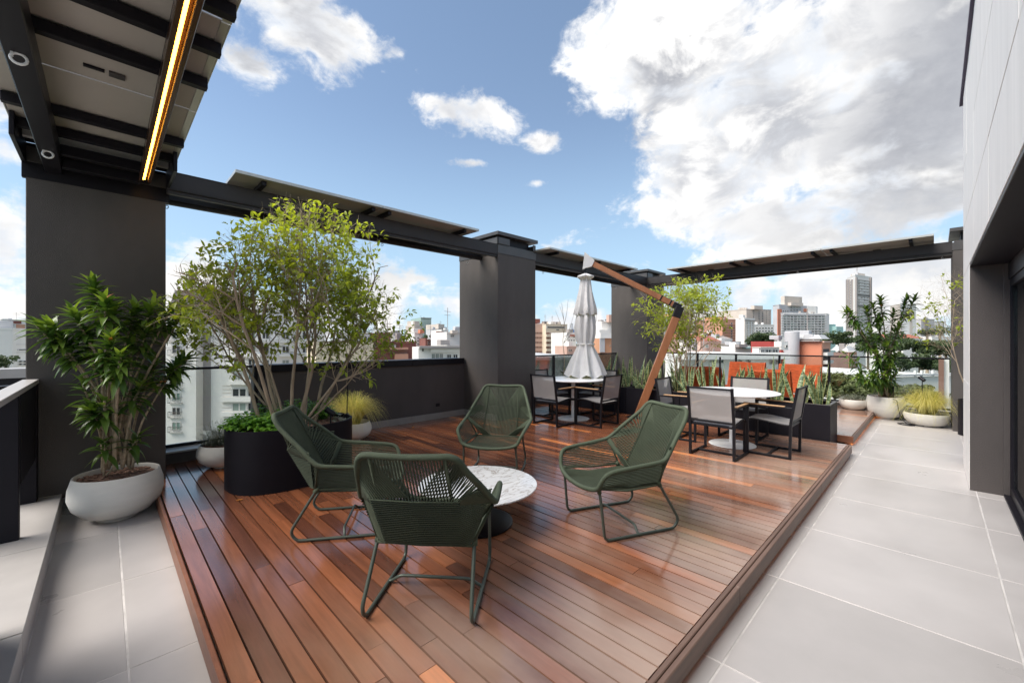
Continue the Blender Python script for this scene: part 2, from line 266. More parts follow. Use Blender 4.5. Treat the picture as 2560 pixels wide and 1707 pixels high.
# ------------------------------------------------------------------ mesh helpers
class MB:
    def __init__(s, o=(0, 0, 0)): s.v = []; s.f = []; s.mi = []; s.t = []; s.o = o; s.m = 0; s.tint = 0.
    def add(s, vs, fs):
        k = len(s.v); s.v += [(a[0] - s.o[0], a[1] - s.o[1], a[2] - s.o[2]) for a in vs]
        for f in fs: s.f.append(tuple(i + k for i in f)); s.mi.append(s.m); s.t.append(s.tint)
    def box(s, x0, y0, z0, x1, y1, z1, b=0.):
        if x0 > x1: x0, x1 = x1, x0
        if y0 > y1: y0, y1 = y1, y0
        if z0 > z1: z0, z1 = z1, z0
        s.mbox(Matrix.Translation(((x0 + x1) / 2, (y0 + y1) / 2, (z0 + z1) / 2)), (x1 - x0) / 2, (y1 - y0) / 2, (z1 - z0) / 2, b)
    def mbox(s, mt, hx, hy, hz, b=0.):
        if b <= 0:
            vs = [mt @ Vector((sx * hx, sy * hy, sz * hz)) for sx in (-1, 1) for sy in (-1, 1) for sz in (-1, 1)]
            s.add(vs, [(0, 1, 3, 2), (4, 6, 7, 5), (0, 4, 5, 1), (2, 3, 7, 6), (0, 2, 6, 4), (1, 5, 7, 3)]); return
        b = min(b, hx * .9, hy * .9, hz * .9); vs = []; ix = {}
        for sx in (-1, 1):
            for sy in (-1, 1):
                for sz in (-1, 1):
                    for a, p in enumerate(((hx, hy - b, hz - b), (hx - b, hy, hz - b), (hx - b, hy - b, hz))):
                        ix[(sx, sy, sz, a)] = len(vs); vs.append(mt @ Vector((sx * p[0], sy * p[1], sz * p[2])))
        fs = []
        def q(*k): fs.append(tuple(ix[i] for i in k))
        for g in (-1, 1):
            q((g, -1, -1, 0), (g, 1, -1, 0), (g, 1, 1, 0), (g, -1, 1, 0)) if g > 0 else q((g, -1, -1, 0), (g, -1, 1, 0), (g, 1, 1, 0), (g, 1, -1, 0))
            q((-1, g, -1, 1), (-1, g, 1, 1), (1, g, 1, 1), (1, g, -1, 1)) if g > 0 else q((-1, g, -1, 1), (1, g, -1, 1), (1, g, 1, 1), (-1, g, 1, 1))
            q((-1, -1, g, 2), (1, -1, g, 2), (1, 1, g, 2), (-1, 1, g, 2)) if g > 0 else q((-1, -1, g, 2), (-1, 1, g, 2), (1, 1, g, 2), (1, -1, g, 2))
        for a in (-1, 1):
            for c in (-1, 1):
                q((a, c, -1, 0), (a, c, -1, 1), (a, c, 1, 1), (a, c, 1, 0)); q((a, -1, c, 0), (a, -1, c, 2), (a, 1, c, 2), (a, 1, c, 0)); q((-1, a, c, 1), (-1, a, c, 2), (1, a, c, 2), (1, a, c, 1))
        for a in (-1, 1):
            for c in (-1, 1):
                for d in (-1, 1): q((a, c, d, 0), (a, c, d, 1), (a, c, d, 2))
        s.add(vs, fs)
    def bar(s, p, q, w, h, b=0., up=(0, 0, 1)):              # square bar from p to q
        p, q = Vector(p), Vector(q); d = q - p; L = d.length; z = d / L; u = Vector(up)
        if abs(z.dot(u)) > .98: u = Vector((1, 0, 0))
        x = u.cross(z).normalized(); y = z.cross(x)
        m = Matrix((x, y, z)).transposed().to_4x4(); m.translation = (p + q) / 2
        s.mbox(m, w / 2, h / 2, L / 2, b)
    def tube(s, pts, r, n=6, closed=False, cap=True):
        pts = [Vector(p) for p in pts]; K = len(pts); rs = r if isinstance(r, (list, tuple)) else [r] * K
        vs = []; prev = None
        for i, p in enumerate(pts):
            a = pts[i - 1] if (i > 0 or closed) else p; c = pts[(i + 1) % K] if (i < K - 1 or closed) else p
            t = (c - a).normalized() if (c - a).length > 1e-9 else Vector((0, 0, 1))
            if prev is None: u = t.orthogonal().normalized()
            else:
                u = prev - t * prev.dot(t); u = u.normalized() if u.length > 1e-6 else t.orthogonal().normalized()
            prev = u; w = t.cross(u)
            for j in range(n):
                an = 2 * math.pi * j / n; vs.append(p + (u * math.cos(an) + w * math.sin(an)) * rs[i])
        fs = []
        for i in range(K if closed else K - 1):
            for j in range(n):
                a, b2 = i * n + j, i * n + (j + 1) % n; c, d = ((i + 1) % K) * n + (j + 1) % n, ((i + 1) % K) * n + j
                fs.append((a, b2, c, d))
        if cap and not closed: fs.append(tuple(range(n))[::-1]); fs.append(tuple(range((K - 1) * n, K * n)))
        s.add(vs, fs)
    def lathe(s, prof, c=(0, 0, 0), n=40, sx=1., sy=1., shape=None):
        vs = []; fs = []; K = len(prof)
        for j in range(n):
            a = 2 * math.pi * j / n; ca, sa = math.cos(a), math.sin(a)
            for r, z in prof: vs.append((c[0] + ca * r * sx, c[1] + sa * r * sy, c[2] + z))
        for j in range(n):
            j2 = (j + 1) % n
            for i in range(K - 1): fs.append((j * K + i, j2 * K + i, j2 * K + i + 1, j * K + i + 1))
        s.add(vs, fs)
    def prism(s, poly, z0, z1):
        n = len(poly); vs = [(x, y, z0) for x, y in poly] + [(x, y, z1) for x, y in poly]
        s.add(vs, [tuple(range(n))[::-1], tuple(range(n, 2 * n))] + [(i, (i + 1) % n, n + (i + 1) % n, n + i) for i in range(n)])
    def leaf(s, p, d, up, L, wd, fold=.25, bend=.25, seg=2):
        p = Vector(p); d = Vector(d).normalized(); up = Vector(up); x = d.cross(up)
        x = x.normalized() if x.length > 1e-4 else d.orthogonal().normalized(); nz = x.cross(d)
        if seg == 1:
            m = p + d * L * .45; s.add([p, m + x * wd / 2 + nz * wd * fold, p + d * L - nz * L * bend, m - x * wd / 2 + nz * wd * fold, m], [(0, 1, 4), (1, 2, 4), (0, 4, 3), (4, 2, 3)][:4]); return
        c1 = p + d * L * .35 + nz * L * bend * .2; c2 = p + d * L * .7 - nz * L * bend * .25; c3 = p + d * L - nz * L * bend
        f = nz * wd * fold
        s.add([p, c1 - x * wd * .5 + f, c1, c1 + x * wd * .5 + f, c2 - x * wd * .4 + f * .8, c2, c2 + x * wd * .4 + f * .8, c3],
              [(0, 2, 1), (0, 3, 2), (1, 2, 5, 4), (2, 3, 6, 5), (4, 5, 7), (5, 6, 7)])
    def build(s, name, m=None, parent=None, smooth=False, kind=None, label=None):
        me = bpy.data.meshes.new(name); me.from_pydata([tuple(v) for v in s.v], [], s.f)
        ms = m if isinstance(m, (list, tuple)) else [m]
        for q in ms: me.materials.append(q)
        if len(ms) > 1: me.polygons.foreach_set('material_index', s.mi)
        if any(s.t):
            at = me.attributes.new('tint', 'FLOAT', 'FACE'); at.data.foreach_set('value', s.t)
        if smooth:
            if smooth is True: me.polygons.foreach_set('use_smooth', [True] * len(me.polygons))
            else:
                me.polygons.foreach_set('use_smooth', [True] * len(me.polygons)); me.set_sharp_from_angle(angle=smooth)
        me.update()
        o = bpy.data.objects.new(name, me); COL.objects.link(o)
        if parent is not None: o.parent = parent
        else: o.location = s.o
        if kind: o['kind'] = kind
        if label: o['label'] = label
        return o
def thing(name, label, cat, loc=(0, 0, 0), rz=0., group=None):
    o = bpy.data.objects.new(name, None); COL.objects.link(o); o.location = loc; o.rotation_euler = (0, 0, rz); o.empty_display_size = .1
    o['label'] = label; o['category'] = cat
    if group: o['group'] = group
    return o
def tag(o, label, cat, group=None):
    o['label'] = label; o['category'] = cat
    if group: o['group'] = group
    return o
def dup(root, loc=None, rz=None, label=None):
    def cp(o, par):
        c = o.copy(); COL.objects.link(c)
        if par is not None: c.parent = par
        for ch in CH_[o.name]: cp(ch, c)
        return c
    global CH_
    CH_ = {}
    def walk(o):
        CH_[o.name] = list(o.children)
        for ch in o.children: walk(ch)
    walk(root)
    r = cp(root, None)
    if loc: r.location = loc
    if rz is not None: r.rotation_euler = (0, 0, rz)
    if label: r['label'] = label
    return r
def inst(me, name, parent, mt):                      # a shared-mesh piece
    o = bpy.data.objects.new(name, me); COL.objects.link(o); o.parent = parent; o.matrix_basis = mt; return o
def smoothpath(ctrl, n=8, closed=False):
    P = [Vector(p) for p in ctrl]; K = len(P); out = []
    for i in range(K if closed else K - 1):
        p0 = P[i - 1] if (i > 0 or closed) else P[i]; p1 = P[i]; p2 = P[(i + 1) % K]; p3 = P[(i + 2) % K] if (i + 2 < K or closed) else P[(i + 1) % K]
        for j in range(n):
            t = j / n; t2, t3 = t * t, t * t * t
            out.append(.5 * ((2 * p1) + (-p0 + p2) * t + (2 * p0 - 5 * p1 + 4 * p2 - p3) * t2 + (-p0 + 3 * p1 - 3 * p2 + p3) * t3))
    if not closed: out.append(P[-1])
    return out
def lerp(a, b, t): return Vector(a) * (1 - t) + Vector(b) * t
# ------------------------------------------------------------------ floor, deck, ledge
Z = .14                                                   # top of the deck boards
def struct(o): o['kind'] = 'structure'; return o
b = MB(); b.box(-3, -3, -.35, 11.88, 6.6, -.0022); floor = struct(b.build('floor', M['grout']))
g_ = .0050
xs = [-2.10, -1.04, .083, 1.12, 2.177, 3.235, 4.29, 5.35, 6.41, 7.49, 8.55, 9.61, 10.67, 11.87]
ys = [-2.4, -1.36, -.31, .735]
def tile(x0, y0, x1, y1):
    t = MB(); dz = rnd.uniform(-.0006, .0008); t.box(x0 + g_, y0 + g_, -.011, x1 - g_, y1 - g_, dz, .0015); o = t.build('tile', M['tile'], floor); return o
for i in range(len(xs) - 1):
    for j in range(len(ys) - 1): tile(xs[i], ys[j], xs[i + 1], ys[j + 1])
    tile(xs[i], ys[3], xs[i + 1], 1.05 if xs[i] > .3 else 1.70)
for j in range(5):                                        # the strip left of the deck
    y0 = 1.70 + j * 1.04; y1 = y0 + 1.04
    if y0 > 5.8: break
    tile(-.285, y0, .083, y1); tile(.083, y0, 1.12, y1)
for j in range(1): tile(-.285, .735, .083, 1.70)
# ledge along the left, stone slabs on a base
b = MB(); b.box(-1.5, -3, -.3, -.292, 9., .145); ledge = struct(b.build('ledge', M['grout']))
for j, (y0, y1) in enumerate(((-2.9, -.5), (-.5, .7), (.7, 1.9), (1.9, 3.12), (3.12, 4.33), (4.33, 5.75))):
    t = MB(); t.box(-1.1, y0 + .004, .146, -.285, y1 - .004, .17, .002); t.build('slab', M['kerb'], ledge)
    t = MB(); t.box(-.29, y0 + .004, -.004, -.2855, y1 - .004, .145); t.build('slab', M['kerb'], ledge)

# deck 1: boards run along y
deck = MB(); deck.box(.46, .95, .0, 7.40, 6.54, .075); deck = struct(deck.build('deck', M['black']))
x = .385; pitch = .0985
lens = [1.1, 1.6, 2.1, 2.6, 3.2]
while x < 7.42:
    w = pitch - .0095
    y = .862; ytop = 6.545
    first = True
    while y < ytop - .05:
        L = rnd.choice(lens) * rnd.uniform(.9, 1.1)
        if first: L *= rnd.uniform(.35, 1.); first = False
        y1 = min(y + L, ytop)
        if ytop - y1 < .5: y1 = ytop
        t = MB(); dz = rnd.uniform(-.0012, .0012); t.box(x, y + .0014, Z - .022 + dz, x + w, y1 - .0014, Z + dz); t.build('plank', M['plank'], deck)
        y = y1
    x += pitch
xr = x
t = MB(); t.box(.375, .835, Z - .024, 7.44, .860, Z + .001, .004); t.build('edge_board', M['fascia'], deck)
for a0, a1 in ((.372, 2.68), (2.68, 5.2), (5.2, 7.445)):
    t = MB(); t.box(a0 + .001, .806, Z - .105, a1 - .001, .833, Z - .004, .004); t.build('fascia_board', M['fascia'], deck)
t = MB(); t.box(.350, .836, Z - .125, .374, 6.4, Z - .001, .005); t.build('fascia_board', M['fascia2'], deck)
t = MB(); t.box(7.44, .836, Z - .105, 7.463, 6.5, Z - .001, .004); t.build('fascia_board', M['fascia2'], deck)
t = MB(); t.box(1.2, .90, .016, 7.3, .912, .024); t.build('light_strip', M['ledweak'], deck)
# deck 2
deck2 = MB(); deck2.box(8.23, .98, .0, 11.70, 6.5, .075); deck2 = struct(deck2.build('deck', M['black']))
x = 8.175
while x < 11.74:
    w = pitch - .0095; y = .892
    for y1 in (rnd.uniform(2.2, 3.6), rnd.uniform(4.2, 5.2), 6.5):
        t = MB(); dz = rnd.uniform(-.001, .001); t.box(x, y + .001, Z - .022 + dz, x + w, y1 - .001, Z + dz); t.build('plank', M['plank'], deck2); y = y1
    x += pitch
t = MB(); t.box(8.16, .865, Z - .11, 11.78, .890, Z - .001, .004); t.build('fascia_board', M['fascia'], deck2)
t = MB(); t.box(8.145, .866, Z - .11, 8.173, 6.5, Z - .001, .004); t.build('fascia_board', M['fascia2'], deck2)
t = MB(); t.box(8.25, .90, .012, 11.7, .912, .024); t.build('light_strip', M['ledweak'], deck2)
# pale kerbs under the railings
kb = MB(); kb.box(.455, 6.34, -.1, 1.50, 6.72, .262, .004); kb = struct(kb.build('kerb', M['paint2'])); t = MB(); t.box(.455, 6.325, .264, 1.50, 6.72, .285, .003); t.build('slab', M['kerb'], kb)
kb = MB(); kb.box(11.80, -.5, -.1, 12.06, 6.72, .205, .004); kb = struct(kb.build('kerb', M['paint2'])); t = MB(); t.box(11.785, -.5, .207, 12.07, 6.72, .225, .003); t.build('slab', M['kerb'], kb)
kb = MB(); kb.box(6.14, 6.42, -.1, 10.74, 6.72, .205, .004); kb = struct(kb.build('kerb', M['paint2'])); t = MB(); t.box(6.14, 6.405, .207, 10.74, 6.72, .225, .003); t.build('slab', M['kerb'], kb)
# our building under the terrace
b = MB(); b.box(-3.2, -6, -30, 12.1, 6.78, -.36); tag(b.build('building_base', M['paint2']), 'dark rendered storeys of the building that carry the terrace', 'building')

# ------------------------------------------------------------------ pillars, parapets
YP0, YP1 = 5.58, 6.73
def pillar(x0, x1, y0, y1, zb, label, cap=True):
    o = (x0, y0, 0); t = thing('pillar', label, 'pillar', o, group='dark pillars carrying the pergola')
    p = MB(o); p.box(x0, y0, zb, x1, y1, 3.202, .006); p.build('shaft', M['paint'], t)
    p = MB(o); p.box(x0 - .006, y0 - .006, 3.203, x1 + .006, y1 + .006, 3.345, .003); p.build('collar', M['collar'], t)
    p = MB(o); p.box(x0 + .02, y0 + .02, 3.346, x1 - .02, y1 - .02, 3.378, .002); p.build('collar', M['collar'], t)
    if cap:
        p = MB(o); p.box(x0 + .10, y0 + .10, 3.379, x1 - .10, y1 - .10, 3.53); p.build('vent_core', M['steel2'], t)
        for (a, c, d, e) in ((x0 - .004, y0 - .004, x0 + .30, y0 + .012), (x0 - .004, y0 - .004, x0 + .012, y0 + .45), (x1 - .07, y0 + .0, x1 + .004, y0 + .012), (x1 - .012, y0, x1 + .004, y0 + .5)):
            p = MB(o); p.box(a, c, 3.38, d, e, 3.50, .002); p.build('vent_plate', M['collar'], t)
        p = MB(o); p.box(x0 - .035, y0 - .035, 3.535, x1 + .035, y1 + .035, 3.60, .004); p.build('cap', M['collar'], t)
    return t
pillar(-.505, .462, 5.70, 6.75, .13, 'broad dark pillar at the left, behind the potted plant with slender canes', cap=False)
pillar(5.12, 6.14, YP0, YP1, .0, 'dark square pillar in the middle, where the low parapet wall ends')
pillar(10.745, 11.755, YP0, YP1, .0, 'dark pillar in the far corner, behind the wooden umbrella arm')
pillar(10.745, 11.755, -1.25, -.225, .0, 'dark pillar at the far right, half hidden by the pale house wall')
# parapet wall with coping and skirting
o = (3.3, 6.57, 0); t = thing('parapet_wall', 'low dark parapet wall with black metal coping and grey skirting, left of the middle pillar', 'wall', o)
p = MB(o); p.box(1.60, 6.57, 0, 5.119, 6.80, 1.155); p.build('wall', M['paint2'], t)
for a, c in ((1.47, 2.55), (2.55, 3.92), (3.92, 5.10)):
    p = MB(o); p.box(a + .002, 6.535, 1.156, c - .002, 6.86, 1.262, .004); p.build('coping', M['steel2'], t)
for a, c in ((1.60, 2.75), (2.75, 3.93), (3.93, 5.118)):
    p = MB(o); p.box(a + .002, 6.556, .02, c - .002, 6.569, .246, .002); p.build('skirting', M['kerb'] if 0 else mat('grey_skirting', (.27, .25, .235), .45, var=.12, vscale=4), t)
p = MB(o); p.box(5.106, 5.60, .02, 5.119, 6.554, .246, .002); p.build('skirting', bpy.data.materials['grey_skirting'], t)
p = MB(o); p.box(4.44, 6.560, .365, 4.53, 6.5695, .425, .004); tag(p.build('wall_socket', M['steel2'], None), 'small black socket plate low on the dark parapet wall', 'socket')
bpy.data.objects['wall_socket'].location = o
# dark end post of the parapet
o = (1.5, 6.6, 0); t = thing('end_post', 'tall black metal post with a grey strip where the glass railing meets the parapet', 'post', o)
p = MB(o); p.box(1.455, 6.50, .25, 1.50, 6.70, 1.255, .003); p.build('plate', M['steel2'], t)
p = MB(o); p.box(1.503, 6.55, .25, 1.545, 6.70, 1.15, .003); p.build('strip', M['collar'], t)
p = MB(o); p.box(1.548, 6.545, .25, 1.598, 6.70, 1.155, .003); p.build('plate', M['steel2'], t)

# ------------------------------------------------------------------ railings
def railing(label, axis, fixed, a0, a1, posts, zb, extra=0):
    o = (a0, fixed, 0) if axis == 'x' else (fixed, a0, 0)
    t = thing('glass_railing', label, 'railing', o, group='glass railings with black rails')
    def bx(name, m, u0, u1, v0, v1, z0, z1, bv=.002):
        p = MB(o)
        if axis == 'x': p.box(u0, fixed + v0, z0, u1, fixed + v1, z1, bv)
        else: p.box(fixed + v0, u0, z0, fixed + v1, u1, z1, bv)
        return p.build(name, m, t)
    bx('top_rail', M['steel2'], a0, a1, -.028, .028, 1.232, 1.262)
    bx('bottom_rail', M['steel2'], a0, a1, -.022, .022, zb, zb + .035)
    for q in posts: bx('post', M['steel2'], q - .02, q + .02, -.03, .03, zb + .036, 1.231)
    e = [a0] + list(posts) + [a1]
    for i in range(len(e) - 1):
        if e[i + 1] - e[i] > .15: bx('glass_pane', M['glass'], e[i] + .024, e[i + 1] - .024, -.005, .005, zb + .037, 1.229, .001)
    return t
railing('short glass railing with a black top rail between the left pillar and the parapet', 'x', 6.60, .463, 1.454, [], .287)
railing('glass railing with black posts between the middle pillar and the far corner', 'x', 6.58, 6.142, 10.743, [6.98, 7.9, 8.7, 9.7], .227)
railing('long glass railing with slim black posts at the far end of the terrace', 'y', 11.93, -.224, 5.578, [1.70, 2.69, 3.68, 4.677], .227)
# left: thin dark wall with pale top
o = (-.47, 5.6, .17); t = thing('side_wall', 'narrow dark metal side wall with a pale stone top at the left edge', 'wall', o)
p = MB(o); p.box(-.525, -1, 1.21, -.425, 5.698, 1.25, .003); p.build('coping', M['kerb'], t)
p = MB(o); p.box(-.50, -1, .17, -.44, 3.2, 1.208, .003); p.build('panel', M['planter'], t)
p = MB(o); p.box(-.50, 4.66, .55, -.435, 5.55, 1.208, .003); p.build('panel', M['planter'], t)
p = MB(o); p.box(-.98, 4.585, .171, -.438, 4.655, 1.208, .004); p.build('post', M['planter'], t)
p = MB(o); p.box(-.70, 5.56, .171, -.428, 5.69, 1.208, .004); p.build('post', M['planter'], t)
o = (-3., 8.3, 0); t = thing('outer_parapet', 'dark outer parapet with a pale top beyond the narrow side wall', 'wall', o)
p = MB(o); p.box(-12, 8.3, -.5, -.7, 8.5, 1.12); p.build('wall', M['steel2'], t); p = MB(o); p.box(-12, 8.24, 1.122, -.7, 8.6, 1.24); p.build('coping', M['kerb'], t)

# ------------------------------------------------------------------ pergola: rails, crossbars, panels
def ring(p, mt_=None, s=.018):
    o = p; t = MB(o); r = []
    for i in range(14): a = 2 * math.pi * i / 14; r.append((p[0] + math.cos(a) * s * FW[1] , p[1] - math.cos(a) * s * FW[0], p[2] - s - .012 + math.sin(a) * s))
    t.tube(r, s * .24, 5, closed=True); t.tube([(p[0], p[1], p[2]), (p[0], p[1], p[2] - .014)], s * .3, 6)
    return t
def seg(label, axis, u0, u1, v0, v1, bars, pans, vp0, vp1, zr0=3.135, rings=(), ppos=''):
    def P(u, v): return (u, v) if axis == 'x' else (v, u)
    o = (*P((u0 + u1) / 2, (v0 + v1) / 2), 3.3)
    t = thing('pergola_beam', label, 'beam', o, group='black steel beams along the top of the terrace')
    def bx(name, m, a0, c0, z0, a1, c1, z1, bv=.002):
        p = MB(o); x0, y0 = P(a0, c0); x1, y1 = P(a1, c1); p.box(x0, y0, z0, x1, y1, z1, bv); return p.build(name, m, t)
    for c in (0, 1):
        s0, s1 = (v0, v0 + .012) if c == 0 else (v1 - .012, v1)
        bx('web', M['steel'], u0, s0, zr0 + .052, u1, s1, 3.354)
        d = 1 if c == 0 else -1
        w0, w1 = sorted((v0 - .004 if c == 0 else v1 + .004, (v0 + .09) if c == 0 else v1 - .09))
        bx('top_flange', M['steel'], u0, w0, 3.355, u1, w1, 3.367)
        bx('bottom_flange', M['steel'], u0, w0, zr0 + .038, u1, w1, zr0 + .050)
        w0, w1 = sorted((v0 + .015 if c == 0 else v1 - .015, (v0 + .075) if c == 0 else v1 - .075))
        bx('lower_channel', M['steel'], u0, w0, zr0, u1, w1, zr0 + .036)
    for q in bars: bx('crossbar', M['steel2'], q - .025, vp0 + .06, 3.369, q + .025, vp1 - .06, 3.418)
    for i, (a, c) in enumerate(pans):
        op = (*P((a + c) / 2, (vp0 + vp1) / 2), 3.42)
        pt = thing('solar_panel', f'{ppos} {i}', 'solar panel', op, group='flat solar panels on the pergola')
        def pb(name, m, a0, c0, z0, a1, c1, z1):
            p = MB(op); x0, y0 = P(a0, c0); x1, y1 = P(a1, c1); p.box(x0, y0, z0, x1, y1, z1, .001); return p.build(name, m, pt)
        pb('panel_sheet', M['panel_back'], a + .004, vp0 + .004, 3.4285, c - .004, vp1 - .004, 3.436)
        fw = .032
        pb('frame', M['alu'], a, vp0, 3.4205, c, vp0 + .004, 3.455); pb('frame', M['alu'], a, vp1 - .004, 3.4205, c, vp1, 3.455)
        pb('frame', M['alu'], a, vp0 + .005, 3.4205, a + .004, vp1 - .005, 3.455); pb('frame', M['alu'], c - .004, vp0 + .005, 3.4205, c, vp1 - .005, 3.455)
        pb('frame_lip', M['alu'], a + .005, vp0 + .005, 3.4205, c - .005, vp0 + fw, 3.4235); pb('frame_lip', M['alu'], a + .005, vp1 - fw, 3.4205, c - .005, vp1 - .005, 3.4235)
        m_ = (a + c) / 2; vm = (vp0 + vp1) / 2
        p = MB(op); x0, y0 = P(m_ - .05, vm - .07); p.box(x0, y0, 3.41, x0 + .09, y0 + .12, 3.428, .002); p.build('junction_box', M['collar'], pt)
        p = MB(op); pts = [(*P(m_ + .04, vm), 3.42), (*P(m_ + .3, vm - .16), 3.405), (*P(m_ + .62, vm - .3), 3.42)]; p.tube(smoothpath(pts, 5), .004, 5); p.build('cable', M['black'], pt)
        pt['label'] = f'pale-backed solar panel, {PN[ppos][i]}'
    for q, v in rings:
        x0, y0 = P(q, v); tag(ring((x0, y0, zr0 - .001)).build('hook', M['alu2']), HK.pop(0), 'hook', 'small steel hooks under the pergola')
PN = {'l': ['over the left edge, nearest the camera', 'over the left edge beside the glowing light rail', 'over the left edge, ending above the broad left pillar'],
      'm': ['on the beam above the leafy tree in the oval planter', 'on the beam just left of the middle pillar'],
      'c': ['right of the middle pillar, behind the umbrella finial', 'on the beam just left of the far corner pillar'],
      'r': ['on the right-hand beam next to the pale house wall', 'halfway along the right-hand beam', 'on the right-hand beam next to the far corner pillar']}
HK = ['steel hook under the beam beside the broad left pillar', 'steel hook under the beam halfway to the middle pillar', 'steel hook under the beam touching the middle pillar',
      'steel hook under the beam left of the closed umbrella', 'steel hook under the beam beside the far corner pillar',
      'steel hook under the right-hand beam near the potted pleomele tower view', 'steel hook halfway along the right-hand beam', 'steel hook under the right-hand beam near the small tree']
HK[5] = 'steel hook under the right-hand beam beside the far right pillar'
seg('long black steel beam from the left pillar to the middle pillar', 'x', .463, 5.119, 5.585, 6.10, [1.30, 2.62, 2.86, 4.20], [(1.01, 2.722), (2.728, 4.441)], 5.30, 7.01, rings=((.50, 6.06), (3.10, 6.06), (4.98, 6.3)), ppos='m')
seg('black steel beam from the middle pillar to the far corner pillar', 'x', 6.141, 10.744, 5.585, 6.10, [6.6, 7.85, 8.12, 9.45], [(6.267, 7.995), (8.003, 9.73)], 5.31, 7.02, rings=((6.9, 6.05), (10.3, 6.3)), ppos='c')
seg('black steel beam along the far end, from the right pillar to the corner pillar', 'y', -.223, 5.579, 10.75, 11.27, [.30, 1.44, 1.75, 3.0, 3.3, 4.5], [(.005, 1.59), (1.60, 3.19), (3.20, 4.79)], 10.24, 11.95, rings=((-.10, 10.85), (2.1, 10.85), (4.2, 10.85)), ppos='r')
# the bay over the left edge comes towards the camera: a plain rail, a light rail, crossbars and panels
o = (-.02, 3.5, 3.2); t = thing('pergola_frame', 'black steel frame with crossbars overhead at the upper left', 'frame', o)
p = MB(o); p.box(-.39, 1.2, 3.14, -.275, 5.80, 3.30, .006); p.build('side_rail', M['steel2'], t)
p = MB(o); p.box(.245, 1.2, 3.21, .325, 5.80, 3.30, .005); p.build('side_rail', M['steel2'], t)
for q in (1.7, 2.2, 2.62, 3.02, 3.48, 4.66, 5.12):
    p = MB(o); p.box(-.53, q - .028, 3.302, .50, q + .028, 3.372, .003); p.build('crossbar', M['steel2'], t)
for q, w, z0 in ((5.26, .05, 3.19), (5.48, .08, 3.14)):
    p = MB(o); p.box(-.272, q - w / 2, z0, .243, q + w / 2, z0 + .09, .004); p.build('crossbar', M['steel2'], t)
p = MB(o); p.box(-.53, 5.695, 3.06, .49, 5.75, 3.375, .004); p.build('end_plate', M['steel2'], t)
p = MB(o); p.box(-.53, 5.0, 3.19, -.50, 5.69, 3.375, .004); p.build('end_plate', M['steel2'], t)
p = MB(o); p.box(.46, 5.0, 3.19, .49, 5.69, 3.375, .004); p.build('end_plate', M['steel2'], t)
p = MB(o); p.box(-.528, 5.29, 3.376, .488, 5.694, 3.384, .001); p.build('cover_plate', M['steel2'], t)
p = MB(o); p.box(-.49, 5.30, 3.30, .45, 5.345, 3.374, .001); p.build('edge_trim', M['alu'], t)
for i, (a, c) in enumerate(((1.2, 2.78), (2.79, 4.03), (4.04, 5.28))):
    op = (-.02, (a + c) / 2, 3.39); pt = thing('solar_panel', f'pale-backed solar panel, {PN["l"][i]}', 'solar panel', op, group='flat solar panels on the pergola')
    p = MB(op); p.box(-.536, a + .003, 3.382, .503, c - .003, 3.392, .001); p.build('panel_sheet', M['panel_back'], pt)
    for (q0, r0, q1, r1) in ((-.545, a, -.537, c), (.504, a, .512, c)): p = MB(op); p.box(q0, r0, 3.374, q1, r1, 3.41, .001); p.build('frame', M['alu'], pt)
    p = MB(op); p.box(.465, a + .003, 3.374, .503, c - .003, 3.381); p.build('frame_lip', M['alu'], pt)
    if i == 1:
        p = MB(op); p.box(.02, 3.82, 3.366, .10, 3.88, 3.381, .002); p.build('junction_box', M['collar'], pt)
        p = MB(op); p.box(-.10, 3.83, 3.368, .0, 3.86, 3.381, .002); p.build('label_plate', M['steel2'], pt)
o = (.28, 3.5, 3.18); t = thing('light_rail', 'brown metal rail with a glowing amber light strip overhead', 'light', o)
p = MB(o); p.box(.235, 1.2, 3.150, .262, 5.42, 3.208, .003); p.build('casing', M['railwood'], t)
p = MB(o); p.box(.301, 1.2, 3.150, .328, 5.42, 3.208, .003); p.build('casing', M['railwood'], t)
p = MB(o); p.box(.264, 1.2, 3.185, .299, 5.42, 3.207); p.build('casing', M['railwood'], t)
p = MB(o); p.box(.266, 1.2, 3.168, .281, 5.41, 3.183); p.build('light_strip', M['led'], t)
for q, lb in ((3.45, 'pale cable clip on the plain rail, nearer the camera'), (5.05, 'pale cable clip on the plain rail by the left pillar')):
    oo = (-.33, q, 3.138); c = MB(oo); r = [( -.33 + .03 * math.cos(a), q + .008, 3.112 + .028 * math.sin(a)) for a in [i * math.pi / 7 for i in range(14)]]
    c.tube(r, .007, 6, closed=True); c.box(-.36, q, 3.118, -.35, q + .02, 3.139); tag(c.build('cable_clip', M['white']), lb, 'clip', 'cable clips on the plain rail')

# ------------------------------------------------------------------ the house on the right
YH = -.263; XO = 6.62; XC = 7.95; ZO = 2.42; ZT = 4.755
o = (7.3, YH, 0); t = thing('house_wall', 'pale concrete-clad house wall with a dark-framed opening at the right', 'house', o)
def hb(name, m, x0, y0, z0, x1, y1, z1, bv=.003):
    p = MB(o); p.box(x0, y0, z0, x1, y1, z1, bv); return p.build(name, m, t)
hb('core', M['dark'], -3, YH - 4.5, 2.44, XC - .03, YH - .035, 4.73)
hb('core', M['dark'], XO + .02, YH - 4.5, -.005, XC - .03, YH - .035, 2.437)
rows = [(ZO, 3.02), (3.02, 3.78), (3.78, ZT)]
cols = [XC, 7.2, 5.9, 4.4, 2.9, 1.4, -.1, -1.6, -3.]
for z0, z1 in rows:
    for i in range(len(cols) - 1): hb('cladding_panel', M['clad'], cols[i + 1] + .003, YH - .03, z0 + .003, cols[i] - .003, YH + rnd.uniform(-.001, .001), z1 - .003, .002)
